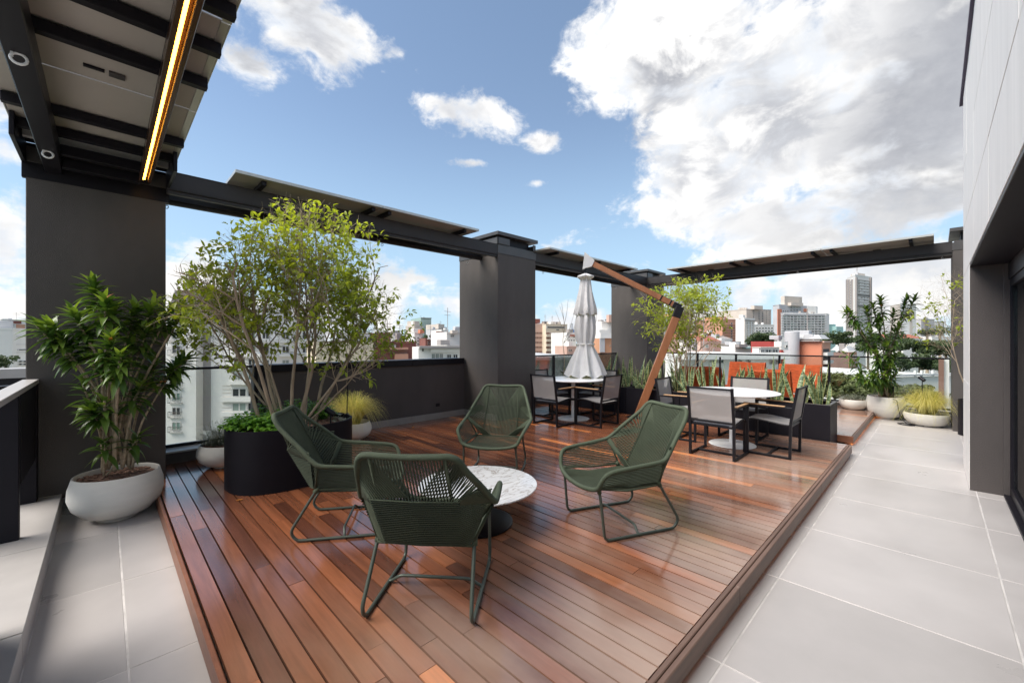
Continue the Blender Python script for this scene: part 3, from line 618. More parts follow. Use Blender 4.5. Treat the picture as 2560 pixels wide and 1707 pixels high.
for z0, z1 in ((.004, 1.12), (1.12, ZO)): hb('cladding_panel', M['clad'], XO + .003, YH - .03, z0 + .003, XC - .003, YH, z1 - .003, .002)
for z0, z1 in ((.004, 1.12), (1.12, ZO), (ZO, 3.78), (3.78, ZT)): hb('cladding_panel', M['clad'], XC - .029, YH - 4.5, z0 + .003, XC, YH - .033, z1 - .003, .002)
hb('roof_flashing', M['flash'], -3.05, YH - 4.6, ZT + .004, XC + .30, YH + .028, ZT + .05)
hb('reveal', M['paint2'], XO - .004, YH - .30, 0.001, XO + .015, YH - .003, ZO - .006)
hb('soffit', M['steel2'], -3, YH - .50, ZO - .03, XO - .005, YH - .003, ZO - .001)
hb('door_pier', M['paint2'], XO - .05, YH - .42, 0.001, XO - .005, YH - .235, ZO - .032)
# sliding door
yd = YH - .265
o = (5., yd, 0); t = thing('sliding_door', 'dark-framed sliding glass door with a grey-green curtain behind it', 'door', o)
hb('track', M['steel2'], -3, yd - .09, .001, XO - .052, yd + .03, .028)
hb('head_frame', M['steel2'], -3, yd - .09, ZO - .20, XO - .052, yd + .0, ZO - .032)
for a, c in ((5.33, XO - .055), (3.95, 5.33), (2.5, 3.95), (1, 2.5)):
    p = MB(o); 
    for q5 in ((a + .002, .03, a + .072, ZO - .202), (c - .072, .03, c - .002, ZO - .202), (a + .0722, .03, c - .0722, .12), (a + .0722, ZO - .275, c - .0722, ZO - .202)): p.box(q5[0], yd - .06, q5[1], q5[2], yd - .01, q5[3], .003)
    leaf_ = p.build('door_leaf', M['steel2'], t); p = MB(o); p.box(a + .074, yd - .038, .121, c - .074, yd - .032, ZO - .277, .001); p.build('glass_pane', M['doorglass'], leaf_)
oc = (4, yd - .3, 0); cu = MB(oc); n = 260; vs = []
for i in range(n + 1):
    xx = 6.4 - i * (6.4 - 1) / n; yy = yd - .30 + .028 * math.sin(i * 1.05) + .012 * math.sin(i * .37); vs += [(xx, yy, .03), (xx, yy, ZO - .1)]
cu.add(vs, [(2 * i, 2 * i + 1, 2 * i + 3, 2 * i + 2) for i in range(n)]); cuo = cu.build('curtain', M['curtain'], None, True); tag(cuo, 'grey-green curtain hanging in folds behind the sliding glass door', 'curtain')
# ------------------------------------------------------------------ rope lounge chairs
def lounge(label):
    t = thing('lounge_chair', label, 'lounge chair', (0, 0, 0), 0, 'green rope lounge chairs round the marble table')
    half = [(0, -.478, .902), (.13, -.478, .906), (.205, -.47, .906), (.245, -.452, .882), (.275, -.40, .815), (.33, -.26, .69), (.366, -.165, .60), (.378, -.11, .568), (.376, -.02, .556), (.366, .16, .540), (.356, .29, .526),
            (.345, .345, .506), (.322, .372, .462), (.294, .385, .405), (.262, .392, .383), (.20, .405, .368), (.10, .418, .358)]
    ctrl = half + [(0, .421, .356)] + [(-x, y, z) for x, y, z in half[:0:-1]]
    path = smoothpath(ctrl, 12, True)
    # arclength resample, ridged like wound rope
    P = path + [path[0]]; L = [0]
    for i in range(len(P) - 1): L.append(L[-1] + (P[i + 1] - P[i]).length)
    tot = L[-1]; n = int(tot / .0046); n -= n % 2; pts = []; j = 0
    for i in range(n):
        d = tot * i / n
        while L[j + 1] < d: j += 1
        pts.append(P[j].lerp(P[j + 1], (d - L[j]) / max(1e-9, L[j + 1] - L[j])))
    m = MB(); m.tube(pts, [.0152 if i % 2 else .0182 for i in range(n)], 8, closed=True); m.build('wound_rim', M['rope_l'], t, True)
    def rim(i0, i1, q, side):                  # point on the rim between control points
        seg_ = smoothpath(half[i0:i1 + 1], 10); a = q * (len(seg_) - 1); k_ = min(int(a), len(seg_) - 2); p = seg_[k_].lerp(seg_[k_ + 1], a - k_)
        return Vector((p.x * side, p.y, p.z))
    r = .0051
    def yb(z): return -.19 - .285 * (z - .36) / .545          # back plane
    m = MB()                                                  # centre of the back
    for i in range(24):
        q = i / 23; xt = -.175 + .35 * q; m.tube([(xt, -.476, .902), (xt * 1.06, -.332, .62), (xt * 1.1, -.185, .352)], r, 4, cap=False)
    for s in (-1, 1):                                         # wings of the back
        for i in range(27):
            q = i / 26; p = rim(2, 7, q, s); z = .885 - .50 * q; m.tube([p, (s * (.178 + .014 * q), yb(z) + .012, z)], r, 4, cap=False)
        for i in range(12):
            q = i / 11; p = rim(6, 7, .5 + .5 * q, s); m.tube([p, (s * (.10 + .09 * q), -.186, .356)], r, 4, cap=False)
    m.build('woven_back', M['rope'], t, True)
    m = MB()                                                  # outer band across the back
    for i in range(24):
        q = i / 23; z = .375 + .285 * q; xs_ = .262 + .105 * q; ys_ = -.172 - .0 * q
        y = yb(z) - .030; m.tube([(-xs_, ys_ - .01, z), (-.205 - .02 * q, y + .004, z - .004), (0, y - .006, z - .006), (.205 + .02 * q, y + .004, z - .004), (xs_, ys_ - .01, z)], r, 4, cap=False)
    for s in (-1, 1):
        for i in range(15):
            q = i / 14; p = rim(2, 5, q * .85, s); z = .66; m.tube([p, (s * (.03 + .19 * q), yb(z) - .026, z + .015 * (1 - q))], r, 4, cap=False)
        for i in range(18):
            q = i / 17; p = rim(4, 7, .25 + .75 * q, s); z = .66 - .02 * q; m.tube([p, (s * (.232 + .0 * q), yb(z) - .02, z)], r, 4, cap=False)
    m.build('back_band', M['rope'], t, True)
    for s in (-1, 1):
        m = MB()
        for i in range(15):
            q = i / 14; p = rim(10, 14, q, s); z = .556 - .19 * q; m.tube([p, (s * (.352 - .075 * q), .10, .548 - .175 * q), (s * (.370 - .108 * q), -.15 - .02 * q, z)], r, 4, cap=False)
        m.build('woven_side', M['rope'], t, True)
    m = MB()
    for i in range(34):
        q = -1 + 2 * i / 33; s = 1 if q > 0 else -1; p = rim(14, 16, 1 - abs(q) * 1.0, s) if abs(q) > .38 else Vector((q * .26, .419, .357))
        if abs(q) > .38: p = rim(14, 16, 1 - (abs(q) - .38) / .62, s)
        m.tube([p, (q * .262, .12, .338), (q * .258, -.178, .348)], r, 4, cap=False)
    m.build('woven_seat', M['rope'], t, True)
    m = MB(); m.tube([(-.268, -.17, .368), (-.262, -.182, .352), (.262, -.182, .352), (.268, -.17, .368)], .009, 7)
    for s in (-1, 1): m.tube([(s * .268, -.17, .368), (s * .278, .1, .368), (s * .286, .372, .39)], .009, 7); m.tube([(s * .268, -.17, .368), (s * .37, -.13, .57)], .008, 7); m.tube([(s * .20, -.19, .36), (s * .185, -.478, .90)], .007, 6)
    m.build('seat_frame', M['rope'], t, True)
    for s in (-1, 1):
        c = smoothpath([(s * .272, .368, .385), (s * .279, .352, .25), (s * .284, .336, .09), (s * .284, .328, .040), (s * .284, .308, .018), (s * .284, .27, .0115), (s * .284, .0, .0115), (s * .284, -.25, .0115), (s * .284, -.295, .022),
                        (s * .284, -.322, .055), (s * .284, -.322, .095), (s * .280, -.285, .16), (s * .270, -.155, .375)], 5)
        m = MB(); m.tube(c, .0108, 9); sl_ = m.build('sled_leg', M['greensteel'], t, True)
        m = MB(); m.tube([(s * .271, .37, .40), (s * .274, .366, .355)], .0165, 8); m.build('leg_sleeve', M['rope_l'], sl_, True)
        m = MB(); m.tube([(s * .269, -.15, .385), (s * .272, -.17, .345)], .0165, 8); m.build('leg_sleeve', M['rope_l'], sl_, True)
    m = MB(); m.tube(smoothpath([(-.284, .03, .0125), (-.26, .03, .022), (-.215, .02, .052), (-.17, .02, .058), (0, .02, .058), (.17, .02, .058), (.215, .02, .052), (.26, .03, .022), (.284, .03, .0125)], 4), .0095, 8); m.build('stretcher', M['greensteel'], t, True)
    return t
def heading(fx, fy): return math.atan2(fy, fx) - math.pi / 2          # chair forward is +y
lc = lounge('green rope lounge chair in front with its woven back to the camera')
spots = [((1.38, 2.06), (.76, .65), None), ((1.39, 3.30), (.83, -.556), 'green rope lounge chair beside the black oval planter, facing right'),
         ((3.13, 3.436), (-.808, -.594), 'green rope lounge chair behind the marble table, facing the camera'), ((2.99, 1.79), (-.91, .41), 'green rope lounge chair at the right of the marble table, facing left')]
lc.location = (*spots[0][0], Z); lc.rotation_euler[2] = heading(*spots[0][1])
for (c, f_, lb) in spots[1:]: dup(lc, (*c, Z), heading(*f_), lb)

# coffee table
o = (2.134, 2.558, Z); t = thing('coffee_table', 'low round table with a white veined marble top and black disc base', 'coffee table', o)
p = MB(o); p.lathe([(0, .30), (.45, .30), (.467, .306), (.470, .312), (.468, .318), (.455, .321), (0, .321)], o, 64); p.build('table_top', M['marble'], t, R_(30))
p = MB(o); p.lathe([(.032, .02), (.032, .285), (.14, .288), (.14, .299), (0, .299)], o, 32); p.build('stem', M['black'], t, R_(30))
p = MB(o); p.lathe([(0, .001), (.268, .001), (.275, .006), (.275, .018), (.262, .024), (.05, .027), (0, .027)], o, 56); p.build('base', M['black'], t, R_(30))

# ------------------------------------------------------------------ dining sets
def dtable(c, label):
    o = (*c, Z); t = thing('dining_table', label, 'dining table', o, group='round white pedestal tables')
    p = MB(o); p.lathe([(0, .722), (.52, .724), (.578, .737), (.585, .743), (.582, .750), (.57, .753), (0, .753)], o, 72); p.build('table_top', M['white'], t, R_(30))
    p = MB(o); p.lathe([(.04, .01), (.037, .10), (.037, .70), (.2, .705), (.2, .721), (0, .721)], o, 32); p.build('pedestal', M['white'], t, R_(30))
    p = MB(o); p.lathe([(0, .001), (.292, .001), (.30, .006), (.29, .014), (.10, .022), (.045, .035), (0, .035)], o, 56); p.build('base', M['white'], t, R_(30))
    return t
dtable((6.29, 4.76), 'round white pedestal table under the closed umbrella'); dtable((6.32, 2.0), 'round white pedestal table nearest the walkway')
def dchair(label):
    t = thing('dining_chair', label, 'dining chair', (0, 0, 0), 0, 'black framed dining chairs with grey sling fabric')
    w = .262; h = .015
    for s in (-1, 1):
        x = s * w
        p = MB(); p.bar((x, .255, .001), (x, .255, .625), .03, .03, .002); p.build('leg', M['black'], t)
        p = MB(); p.bar((x, -.250, .001), (x, -.258, .44), .03, .03, .002); p.bar((x, -.258, .44), (x, -.330, .885), .03, .03, .002); p.build('back_post', M['black'], t)
        p = MB(); p.bar((x, -.234, .016), (x, .239, .016), .026, .026, .002); p.build('floor_rail', M['black'], t)
        p = MB(); p.bar((x, -.272, .627), (x, .271, .632), .034, .022, .002); ar_ = p.build('arm_rail', M['black'], t)
        p = MB(); p.bar((x, -.20, .6465), (x, .268, .6505), .042, .014, .004); p.build('arm_pad', M['wood_l'], ar_)
        p = MB(); p.tube(smoothpath([(x * .93, .252, .432), (x * .93, .14, .452), (x * .93, 0, .440), (x * .93, -.15, .418), (x * .93, -.25, .412)], 3), .012, 6); p.build('seat_rail', M['black'], t, True)
    for (y, z) in ((.245, .418), (-.245, .398), (-.262, .452)): p = MB(); p.bar((-w + .016, y, z), (w - .016, y, z), .024, .024, .002); p.build('cross_rail', M['black'], t)
    p = MB(); p.bar((-w + .016, -.327, .868), (w - .016, -.327, .868), .022, .022, .002); p.build('top_rail', M['black'], t)
    p = MB(); p.bar((-w + .016, 0, .016), (w - .016, 0, .016), .024, .024, .002); p.build('floor_rail', M['black'], t)
    def sheet(pr, x0, x1, nm, th):
        p = MB(); vs = []
        for (y, z) in pr: vs += [(x0, y, z), (x1, y, z)]
        p.add(vs, [(2 * i, 2 * i + 1, 2 * i + 3, 2 * i + 2) for i in range(len(pr) - 1)])
        return p.build(nm, M['sling'], t, True)
    sheet([(.262, .436), (.22, .450), (.12, .457), (0, .447), (-.14, .424), (-.24, .416)], -.238, .238, 'seat_sling', 0)
    sheet([(-.268, .475), (-.272, .50), (-.285, .60), (-.303, .72), (-.322, .858)], -.246, .246, 'back_sling', 0)
    return t
DC = [((5.67, 1.955), (1, 0), 'black dining chair with its grey sling back to the camera at the nearer white table'),
      ((6.25, 1.49), (0, 1), 'black dining chair in side view at the walkway side of the nearer white table'),
      ((7.0, 2.06), (-1, 0), 'grey sling dining chair behind the nearer white table, backed by the snake plants'),
      ((6.31, 2.68), (.05, -1), 'dining chair left of the nearer white table, beside the umbrella mast'),
      ((5.68, 4.71), (1, 0), 'black dining chair with its back to the camera under the umbrella'),
      ((6.155, 4.14), (0, 1), 'black dining chair in side view, right of the table under the umbrella'),
      ((6.93, 4.68), (-1, 0), 'dining chair hidden behind the table under the umbrella, facing the camera'),
      ((6.30, 5.32), (0, -1), 'dining chair between the middle pillar and the table under the umbrella')]
dc = dchair(DC[0][2]); dc.location = (*DC[0][0], Z); dc.rotation_euler[2] = heading(*DC[0][1])
for c, f_, lb in DC[1:]: dup(dc, (*c, Z), heading(*f_), lb)

# ------------------------------------------------------------------ closed cantilever umbrella
ub = Vector((7.28, 3.98, Z)); uj = Vector((7.72, 3.37, 2.20)); uc = Vector((6.70, 4.77, 0)); 
t = thing('umbrella', 'closed white cantilever umbrella hanging from a red-brown wooden mast', 'umbrella', tuple(ub)); o = tuple(ub)
hd = (uc - uj); hd.z = 0; hd.normalize()
p = MB(o); p.box(ub.x - .16, ub.y - .16, Z + .001, ub.x + .16, ub.y + .16, Z + .02, .003); p.build('base_plate', M['black'], t)
p = MB(o); p.bar(ub + Vector((0, 0, .02)), uj - (uj - ub).normalized() * .09, .085, .135, .006, up=hd); p.build('mast', M['mastwood'], t)
top = Vector((uc.x, uc.y, 3.10)) - hd * .10
p = MB(o); p.bar(uj + (top - uj).normalized() * .10 + Vector((0, 0, .03)), top + Vector((0, 0, .02)), .07, .10, .006); p.build('arm', M['mastwood'], t)
p = MB(o); p.bar(uj - (uj - ub).normalized() * .17, uj + (uj - ub).normalized() * .045, .098, .148, .008, up=hd); p.bar(uj + Vector((0, 0, .02)) - hd * .03, uj + (top - uj).normalized() * .13 + Vector((0, 0, .03)), .082, .112, .006); p.build('joint', M['black'], t)
d_ = (top - uj).normalized()
for q in (.17, .36): p = MB(o); a = uj + d_ * q + Vector((0, 0, .03)); p.bar(a, a + d_ * .028, .078, .108, .003); p.build('arm_collar', M['black'], t)
p = MB(o); p.tube([uj + d_ * .1 + Vector((0, 0, .10)), uj.lerp(top, .5) + Vector((0, 0, .075)), top + Vector((0, 0, .09))], .004, 5); p.build('cable', M['black'], t)
p = MB(o); n0 = Vector((hd.y, -hd.x, 0))
cp = Vector((uc.x, uc.y, 3.13)); A = [(cp + hd * .06 + Vector((0, 0, -.13))), (cp + hd * .02 + Vector((0, 0, .20))), (cp - hd * .17 + Vector((0, 0, .03))), (cp - hd * .12 + Vector((0, 0, -.08)))]
p.add([a + n0 * .045 for a in A] + [a - n0 * .045 for a in A], [(0, 1, 2, 3), (7, 6, 5, 4), (0, 4, 5, 1), (1, 5, 6, 2), (2, 6, 7, 3), (3, 7, 4, 0)]); p.build('hub_cover', M['canvas'], t)
p = MB(o); p.tube([(uc.x, uc.y, 3.02), (uc.x, uc.y, 2.90)], .024, 10); p.build('hub', M['black'], t)
p = MB(o); p.tube([(uc.x, uc.y, 2.905), (uc.x, uc.y, 1.10)], .019, 10); p.build('pole', M['mastwood'], t)
# folded canopy: pleated tiers
def pleat(name, prof, nf, ph, hem=None):
    p = MB(o); n = 168; K = len(prof); vs = []; fs = []
    for j in range(n):
        a = 2 * math.pi * j / n
        for k_, (r, z, amp) in enumerate(prof):
            w_ = math.cos(nf * a + ph + .35 * math.sin(3 * a)); w2 = math.cos(2 * nf * a + 1.3 + 5 * z); rr = r * (1 + amp * .62 * w_ * (1 + .8 * mn.noise(Vector((math.cos(a) * 1.4, math.sin(a) * 1.4, ph)))) + amp * .22 * w2) + (.016 + .05 * r) * mn.noise(Vector((math.cos(a) * 2.6, math.sin(a) * 2.6, z * 3.2 + ph))) + .006 * mn.noise(Vector((math.cos(a) * 9, math.sin(a) * 9, z * 14)))
            zz = z + (hem * math.cos(nf * a + ph) if (hem and k_ == K - 1) else 0)
            vs.append((uc.x + rr * math.cos(a), uc.y + rr * math.sin(a), zz))
    for j in range(n):
        j2 = (j + 1) % n
        for i in range(K - 1): fs.append((j * K + i, j * K + i + 1, j2 * K + i + 1, j2 * K + i))
    p.add(vs, fs); return p.build(name, M['canvas'], t, True)
pleat('canopy_flap', [(.03, 2.915, 0), (.16, 2.86, .10), (.17, 2.845, .2), (.09, 2.80, .1)], 4, .4, -.02)
pleat('canopy_tier', [(.05, 2.88, .05), (.085, 2.80, .12), (.115, 2.60, .18), (.15, 2.40, .20), (.175, 2.25, .22), (.195, 2.12, .24), (.19, 2.105, .24)], 8, .2, .012)
pleat('canopy', [(.12, 2.16, .15), (.16, 2.08, .2), (.175, 1.98, .20), (.185, 1.86, .22), (.178, 1.74, .22), (.165, 1.62, .17), (.150, 1.545, .10), (.150, 1.53, .09), (.165, 1.46, .15), (.21, 1.34, .20), (.255, 1.22, .22), (.30, 1.10, .24), (.345, .98, .25), (.36, .92, .26)], 8, .9, .035)
p = MB(o); p.lathe([(.165, 1.555), (.172, 1.55), (.172, 1.522), (.165, 1.517)], (uc.x, uc.y, 0), 40); p.build('tie_strap', M['canvas'], t, True)
p = MB(o); p.tube([(uc.x - .06, uc.y - .1, .96), (uc.x - .06, uc.y - .1, .90)], [.03, .02], 8); p.build('tie_end', M['canvas'], t, True)

# ------------------------------------------------------------------ planter boxes and snake plants
ybs = [1.055, 2.165, 3.265, 4.378, 5.48, 6.38]
PL = ['black planter box at the walkway end of the row', 'black planter box behind the nearer white table', 'black planter box behind the umbrella mast', 'black planter box behind the table under the umbrella', 'black planter box at the far left end of the row']
PX0, PX1, PZ = 7.505, 8.13, .655
for i in range(5):
    y0, y1 = ybs[i] + .004, ybs[i + 1] - .004; o = (PX0, y0, 0.001)
    t = thing('planter_box', PL[i], 'planter', o, group='row of black planter boxes')
    for nm, (a, c, d, e) in {'front_panel': (PX0, y0, PX0 + .02, y1), 'back_panel': (PX1 - .02, y0, PX1, y1), 'side_panel': (PX0 + .0205, y0, PX1 - .0205, y0 + .02), 'side_panel_': (PX0 + .0205, y1 - .02, PX1 - .0205, y1)}.items():
        p = MB(o); p.box(a, c, .01, d, e, PZ, .003); p.build(nm.strip('_'), M['planter'], t)
    p = MB(o); 
    for (a, c, d, e) in ((PX0 - .002, y0 - .001, PX0 + .045, y1 + .001), (PX1 - .045, y0 - .001, PX1 + .002, y1 + .001), (PX0 + .046, y0 - .001, PX1 - .046, y0 + .04), (PX0 + .046, y1 - .04, PX1 - .046, y1 + .001)): p.box(a, c, PZ + .001, d, e, PZ + .008, .002)
    p.build('rim', M['collar'] if i == 0 else M['planter'], t)
    p = MB(o); p.box(PX0 + .021, y0 + .021, PZ - .09, PX1 - .021, y1 - .021, PZ - .05); p.build('soil', M['mulch'], t)
def snakeleaf(L, w, twist, curve):
    p = MB(); n = 9; vs = []; fs = []
    for i in range(n + 1):
        q = i / n; ww = w * (.55 + .75 * q if q < .45 else .8875 * (1 - ((q - .45) / .55) ** 2.1)) ; ww = max(ww, .001)
        a = twist * q; cx_, z = curve * q * q, L * q
        dx, dy = math.cos(a) * ww / 2, math.sin(a) * ww / 2; nx, ny = -math.sin(a) * ww * .22, math.cos(a) * ww * .22
        vs += [(cx_ - dx + nx, -dy + ny, z), (cx_ - dx * .82 + nx * .7, -dy * .82 + ny * .7, z), (cx_, 0, z), (cx_ + dx * .82 + nx * .7, dy * .82 + ny * .7, z), (cx_ + dx + nx, dy + ny, z)]
    for i in range(n):
        for j in range(4):
            p.m = 1 if j in (0, 3) else 0; k_ = i * 5 + j; p.add([], []); p.f.append((k_, k_ + 1, k_ + 6, k_ + 5)); p.mi.append(p.m); p.t.append(0)
    p.v = vs
    me = p.build('leaf', [M['snake'], M['snake_edge']], None, True); d = me.data; bpy.data.objects.remove(me); return d
SL = [snakeleaf(rnd.uniform(.46, .80), rnd.uniform(.062, .092), rnd.uniform(-1.8, 1.8), rnd.uniform(-.02, .12)) for _ in range(10)]
pos_words = {}
yy = 1.24; k_ = 0
SNL = []
while yy < 6.2:
    SNL.append((rnd.uniform(7.72, 7.95), yy)); yy += rnd.uniform(.24, .32)
REF = [(1.0, 'at the walkway end of the planter row'), (1.8, 'in front of the nearer orange armchair'), (2.6, 'behind the nearer white table'), (3.2, 'beside the thin garden tree'), (3.8, 'behind the umbrella mast'), (4.4, 'just left of the umbrella mast'), (5.0, 'under the closed umbrella'), (5.6, 'near the glass railing left of the umbrella'), (6.2, 'at the far left end of the planter row')]
for i, (x, y) in enumerate(SNL):
    near = min(REF, key=lambda r: abs(r[0] - y))[1]; prev = [q for q in pos_words.get(near, [])]; pos_words.setdefault(near, []).append(i)
    tag_ = ['', ', the next one left', ', third one left'][min(len(prev), 2)]
    t = thing('snake_plant', f'banded snake plant clump {near}{tag_}', 'plant', (x, y, PZ - .06), rnd.uniform(0, 6.28), 'snake plants in the planter boxes')
    for j in range(rnd.randint(7, 10)):
        a = rnd.uniform(0, 6.28); r = rnd.uniform(.01, .10); tilt = rnd.uniform(0, .20) + r * 1.2
        if rnd.random() < .08: tilt = .7
        mt = Matrix.Translation((r * math.cos(a), r * math.sin(a), 0)) @ Matrix.Rotation(a, 4, 'Z') @ Matrix.Rotation(tilt, 4, 'Y') @ Matrix.Rotation(rnd.uniform(0, 6), 4, 'Z') @ Matrix.Scale(rnd.uniform(.65, 1.12), 4)
        inst(rnd.choice(SL), 'leaf', t, mt)

# orange corded armchairs behind the planters
def orange(label):
    t = thing('orange_armchair', label, 'armchair', (0, 0, 0), 0, 'orange corded armchairs behind the planters')
    W_ = .37
    prof = [(.38, .40), (.34, .43), (.0, .36), (-.26, .34), (-.33, .44), (-.44, .78), (-.485, .90), (-.52, .935), (-.555, .925), (-.565, .88), (-.50, .66), (-.42, .42)]
    pr = smoothpath([(0, y, z) for y, z in prof], 4)
    p = MB(); nst = 46
    for i in range(nst):
        x = -W_ + 2 * W_ * i / (nst - 1); p.tube([(x + .010 * mn.noise(Vector((x * 9, q.y * 7, 3.3))), q.y + .012 * mn.noise(Vector((x * 14, q.y * 5, 0))), q.z + .012 * mn.noise(Vector((x * 4, q.z * 4, 8)))) for q in pr[::2]], .0082, 4, cap=False)
    p.build('corded_sling', M['orange'], t, True)
    for s in (-1, 1):
        p = MB(); p.tube([(s * (W_ + .012), q.y, q.z) for q in pr], .014, 7); p.build('side_frame', M['orange'], t, True)
        p = MB(); p.tube(smoothpath([(s * W_, .30, .40), (s * W_, .33, .05), (s * W_, .30, .015), (s * W_, -.34, .015), (s * W_, -.38, .05), (s * W_, -.30, .38)], 4), .011, 7); p.build('sled_leg', M['black'], t, True)
    for y, z in ((-.56, .90), (.36, .40), (-.3, .36)): p = MB(); p.tube([(-W_, y, z), (W_, y, z)], .014, 7); p.build('cross_bar', M['orange'], t, True)
    return t
oc_ = orange('orange corded armchair at the left, right behind the snake plants')
oc_.location = (9.15, 3.36, Z); oc_.rotation_euler[2] = heading(1, .05)
dup(oc_, (9.15, 2.15, Z), heading(1, -.03), 'orange corded armchair in the middle, lower in view and nearer the planters')
dup(oc_, (10.75, 3.22, Z), heading(-1, 0), 'orange corded armchair farther back by the railing, left of the other')
dup(oc_, (10.5, 2.06, Z), heading(-1, -.06), 'tallest orange corded armchair, at the right by the railing post')

# ------------------------------------------------------------------ pots
def pot(name, label, c, r, h, z0, prof, sx=1., mulch=True, tilt=0., m='potwhite'):
    o = (c[0], c[1], z0); t = thing(name, label, 'plant pot', o)
    p = MB(o); p.lathe([(a * r, b_ * h) for a, b_ in prof], o, 56, sx=sx); p.build('shell', M[m], t, R_(40))
    if mulch:
        p = MB(o); p.lathe([(0, .90 * h), (.5 * r, .905 * h), (prof[-3][0] * r * .97, .89 * h)], o, 30, sx=sx); p.build('soil', M['mulch'], t)
        ch = MB(o)
        for _ in range(150):
            a, q = rnd.uniform(0, 6.28), math.sqrt(rnd.random()) * prof[-3][0] * r * .9; m_ = Matrix.Translation((c[0] + q * math.cos(a) * sx, c[1] + q * math.sin(a), z0 + .905 * h + rnd.uniform(0, .012))) @ Matrix.Rotation(rnd.uniform(0, 6), 4, 'Z') @ Matrix.Rotation(rnd.uniform(-.5, .5), 4, 'X')
            ch.mbox(m_, rnd.uniform(.012, .03), rnd.uniform(.006, .014), .004)
        ch.build('bark_chips', M['mulch'], t, kind='stuff')
    return t
BOWL = [(0, .0), (.42, .0), (.44, .015), (.42, .05), (.40, .06), (.70, .14), (.92, .34), (1.0, .56), (.985, .76), (.915, .96), (.90, 1.0), (.87, 1.0), (.86, .96), (.90, .80), (.90, .7)]
BOWL = BOWL[:13] + [(.88, .86), (.86, .84)]
LOWB = [(0, 0), (.5, 0), (.56, .02), (.80, .2), (.96, .5), (1, .78), (.985, .95), (.97, 1), (.93, 1), (.92, .95), (.93, .9), (.92, .88), (.9, .86)]
pot('plant_pot', 'large off-white bowl pot by the broad left pillar, filled with bark chips', (.085, 5.20), .325, .405, .001, BOWL)
pot('plant_pot', 'small off-white bowl pot half hidden behind the black oval planter', (1.02, 5.80), .29, .27, Z + .001, BOWL)
pot('plant_pot', 'off-white bowl pot holding the straw grass by the parapet wall', (2.60, 6.00), .27, .27, Z + .001, BOWL, mulch=False)
pot('plant_pot', 'big pale bowl pot at the far end of the walkway', (11.50, .71), .315, .46, .001, BOWL)
pot('plant_pot', 'shallow pale bowl on the corner of the far deck', (11.45, 1.22), .245, .215, Z + .001, LOWB)
pot('plant_pot', 'wide pale bowl of drooping straw grass at the far right', (11.10, .10), .33, .24, .001, LOWB, mulch=False)
pot('plant_pot', 'tall black cylinder pot beside the pale house wall', (10.45, -.47), .19, .60, .001, [(0, 0), (.9, 0), (1, .01), (1, 1), (.94, 1), (.94, .9), (.94, .9), (.93, .88)], m='planter')

# oval planter
o = (1.44, 4.84, Z + .001); t = thing('oval_planter', 'black oval metal planter holding the leafy garden tree', 'planter', o)
def oval(a, bb, n=72, e=2.5): return [(o[0] + a * math.copysign(abs(math.cos(q)) ** (2 / e), math.cos(q)), o[1] + bb * math.copysign(abs(math.sin(q)) ** (2 / e), math.sin(q))) for q in [2 * math.pi * i / n for i in range(n)]]
p = MB(o); A = oval(.60, .455); B = oval(.585, .44); n = 72; zt_, zb_ = .737, Z + .001
p.add([(x, y, zb_) for x, y in A] + [(x, y, zt_) for x, y in A] + [(x, y, zt_) for x, y in B] + [(x, y, zt_ - .12) for x, y in B],
      [(i, (i + 1) % n, n + (i + 1) % n, n + i) for i in range(n)] + [(n + i, n + (i + 1) % n, 2 * n + (i + 1) % n, 2 * n + i) for i in range(n)] + [(2 * n + i, 2 * n + (i + 1) % n, 3 * n + (i + 1) % n, 3 * n + i) for i in range(n)])
p.build('shell', M['planter'], t, R_(50))
p = MB(o); p.prism(B, .60, .675); p.build('soil', M['mulch'], t)
p = MB(o)
for _ in range(700):
    a, q = rnd.uniform(0, 6.28), math.sqrt(rnd.random()) * .97; m_ = Matrix.Translation((o[0] + q * .57 * math.cos(a), o[1] + q * .43 * math.sin(a), .682 + rnd.uniform(0, .016))) @ Matrix.Rotation(rnd.uniform(0, 6), 4, 'Z') @ Matrix.Rotation(rnd.uniform(-.5, .5), 4, 'X')
    p.mbox(m_, rnd.uniform(.012, .032), rnd.uniform(.008, .018), .004)
p.build('bark_chips', M['mulch'], t, kind='stuff')
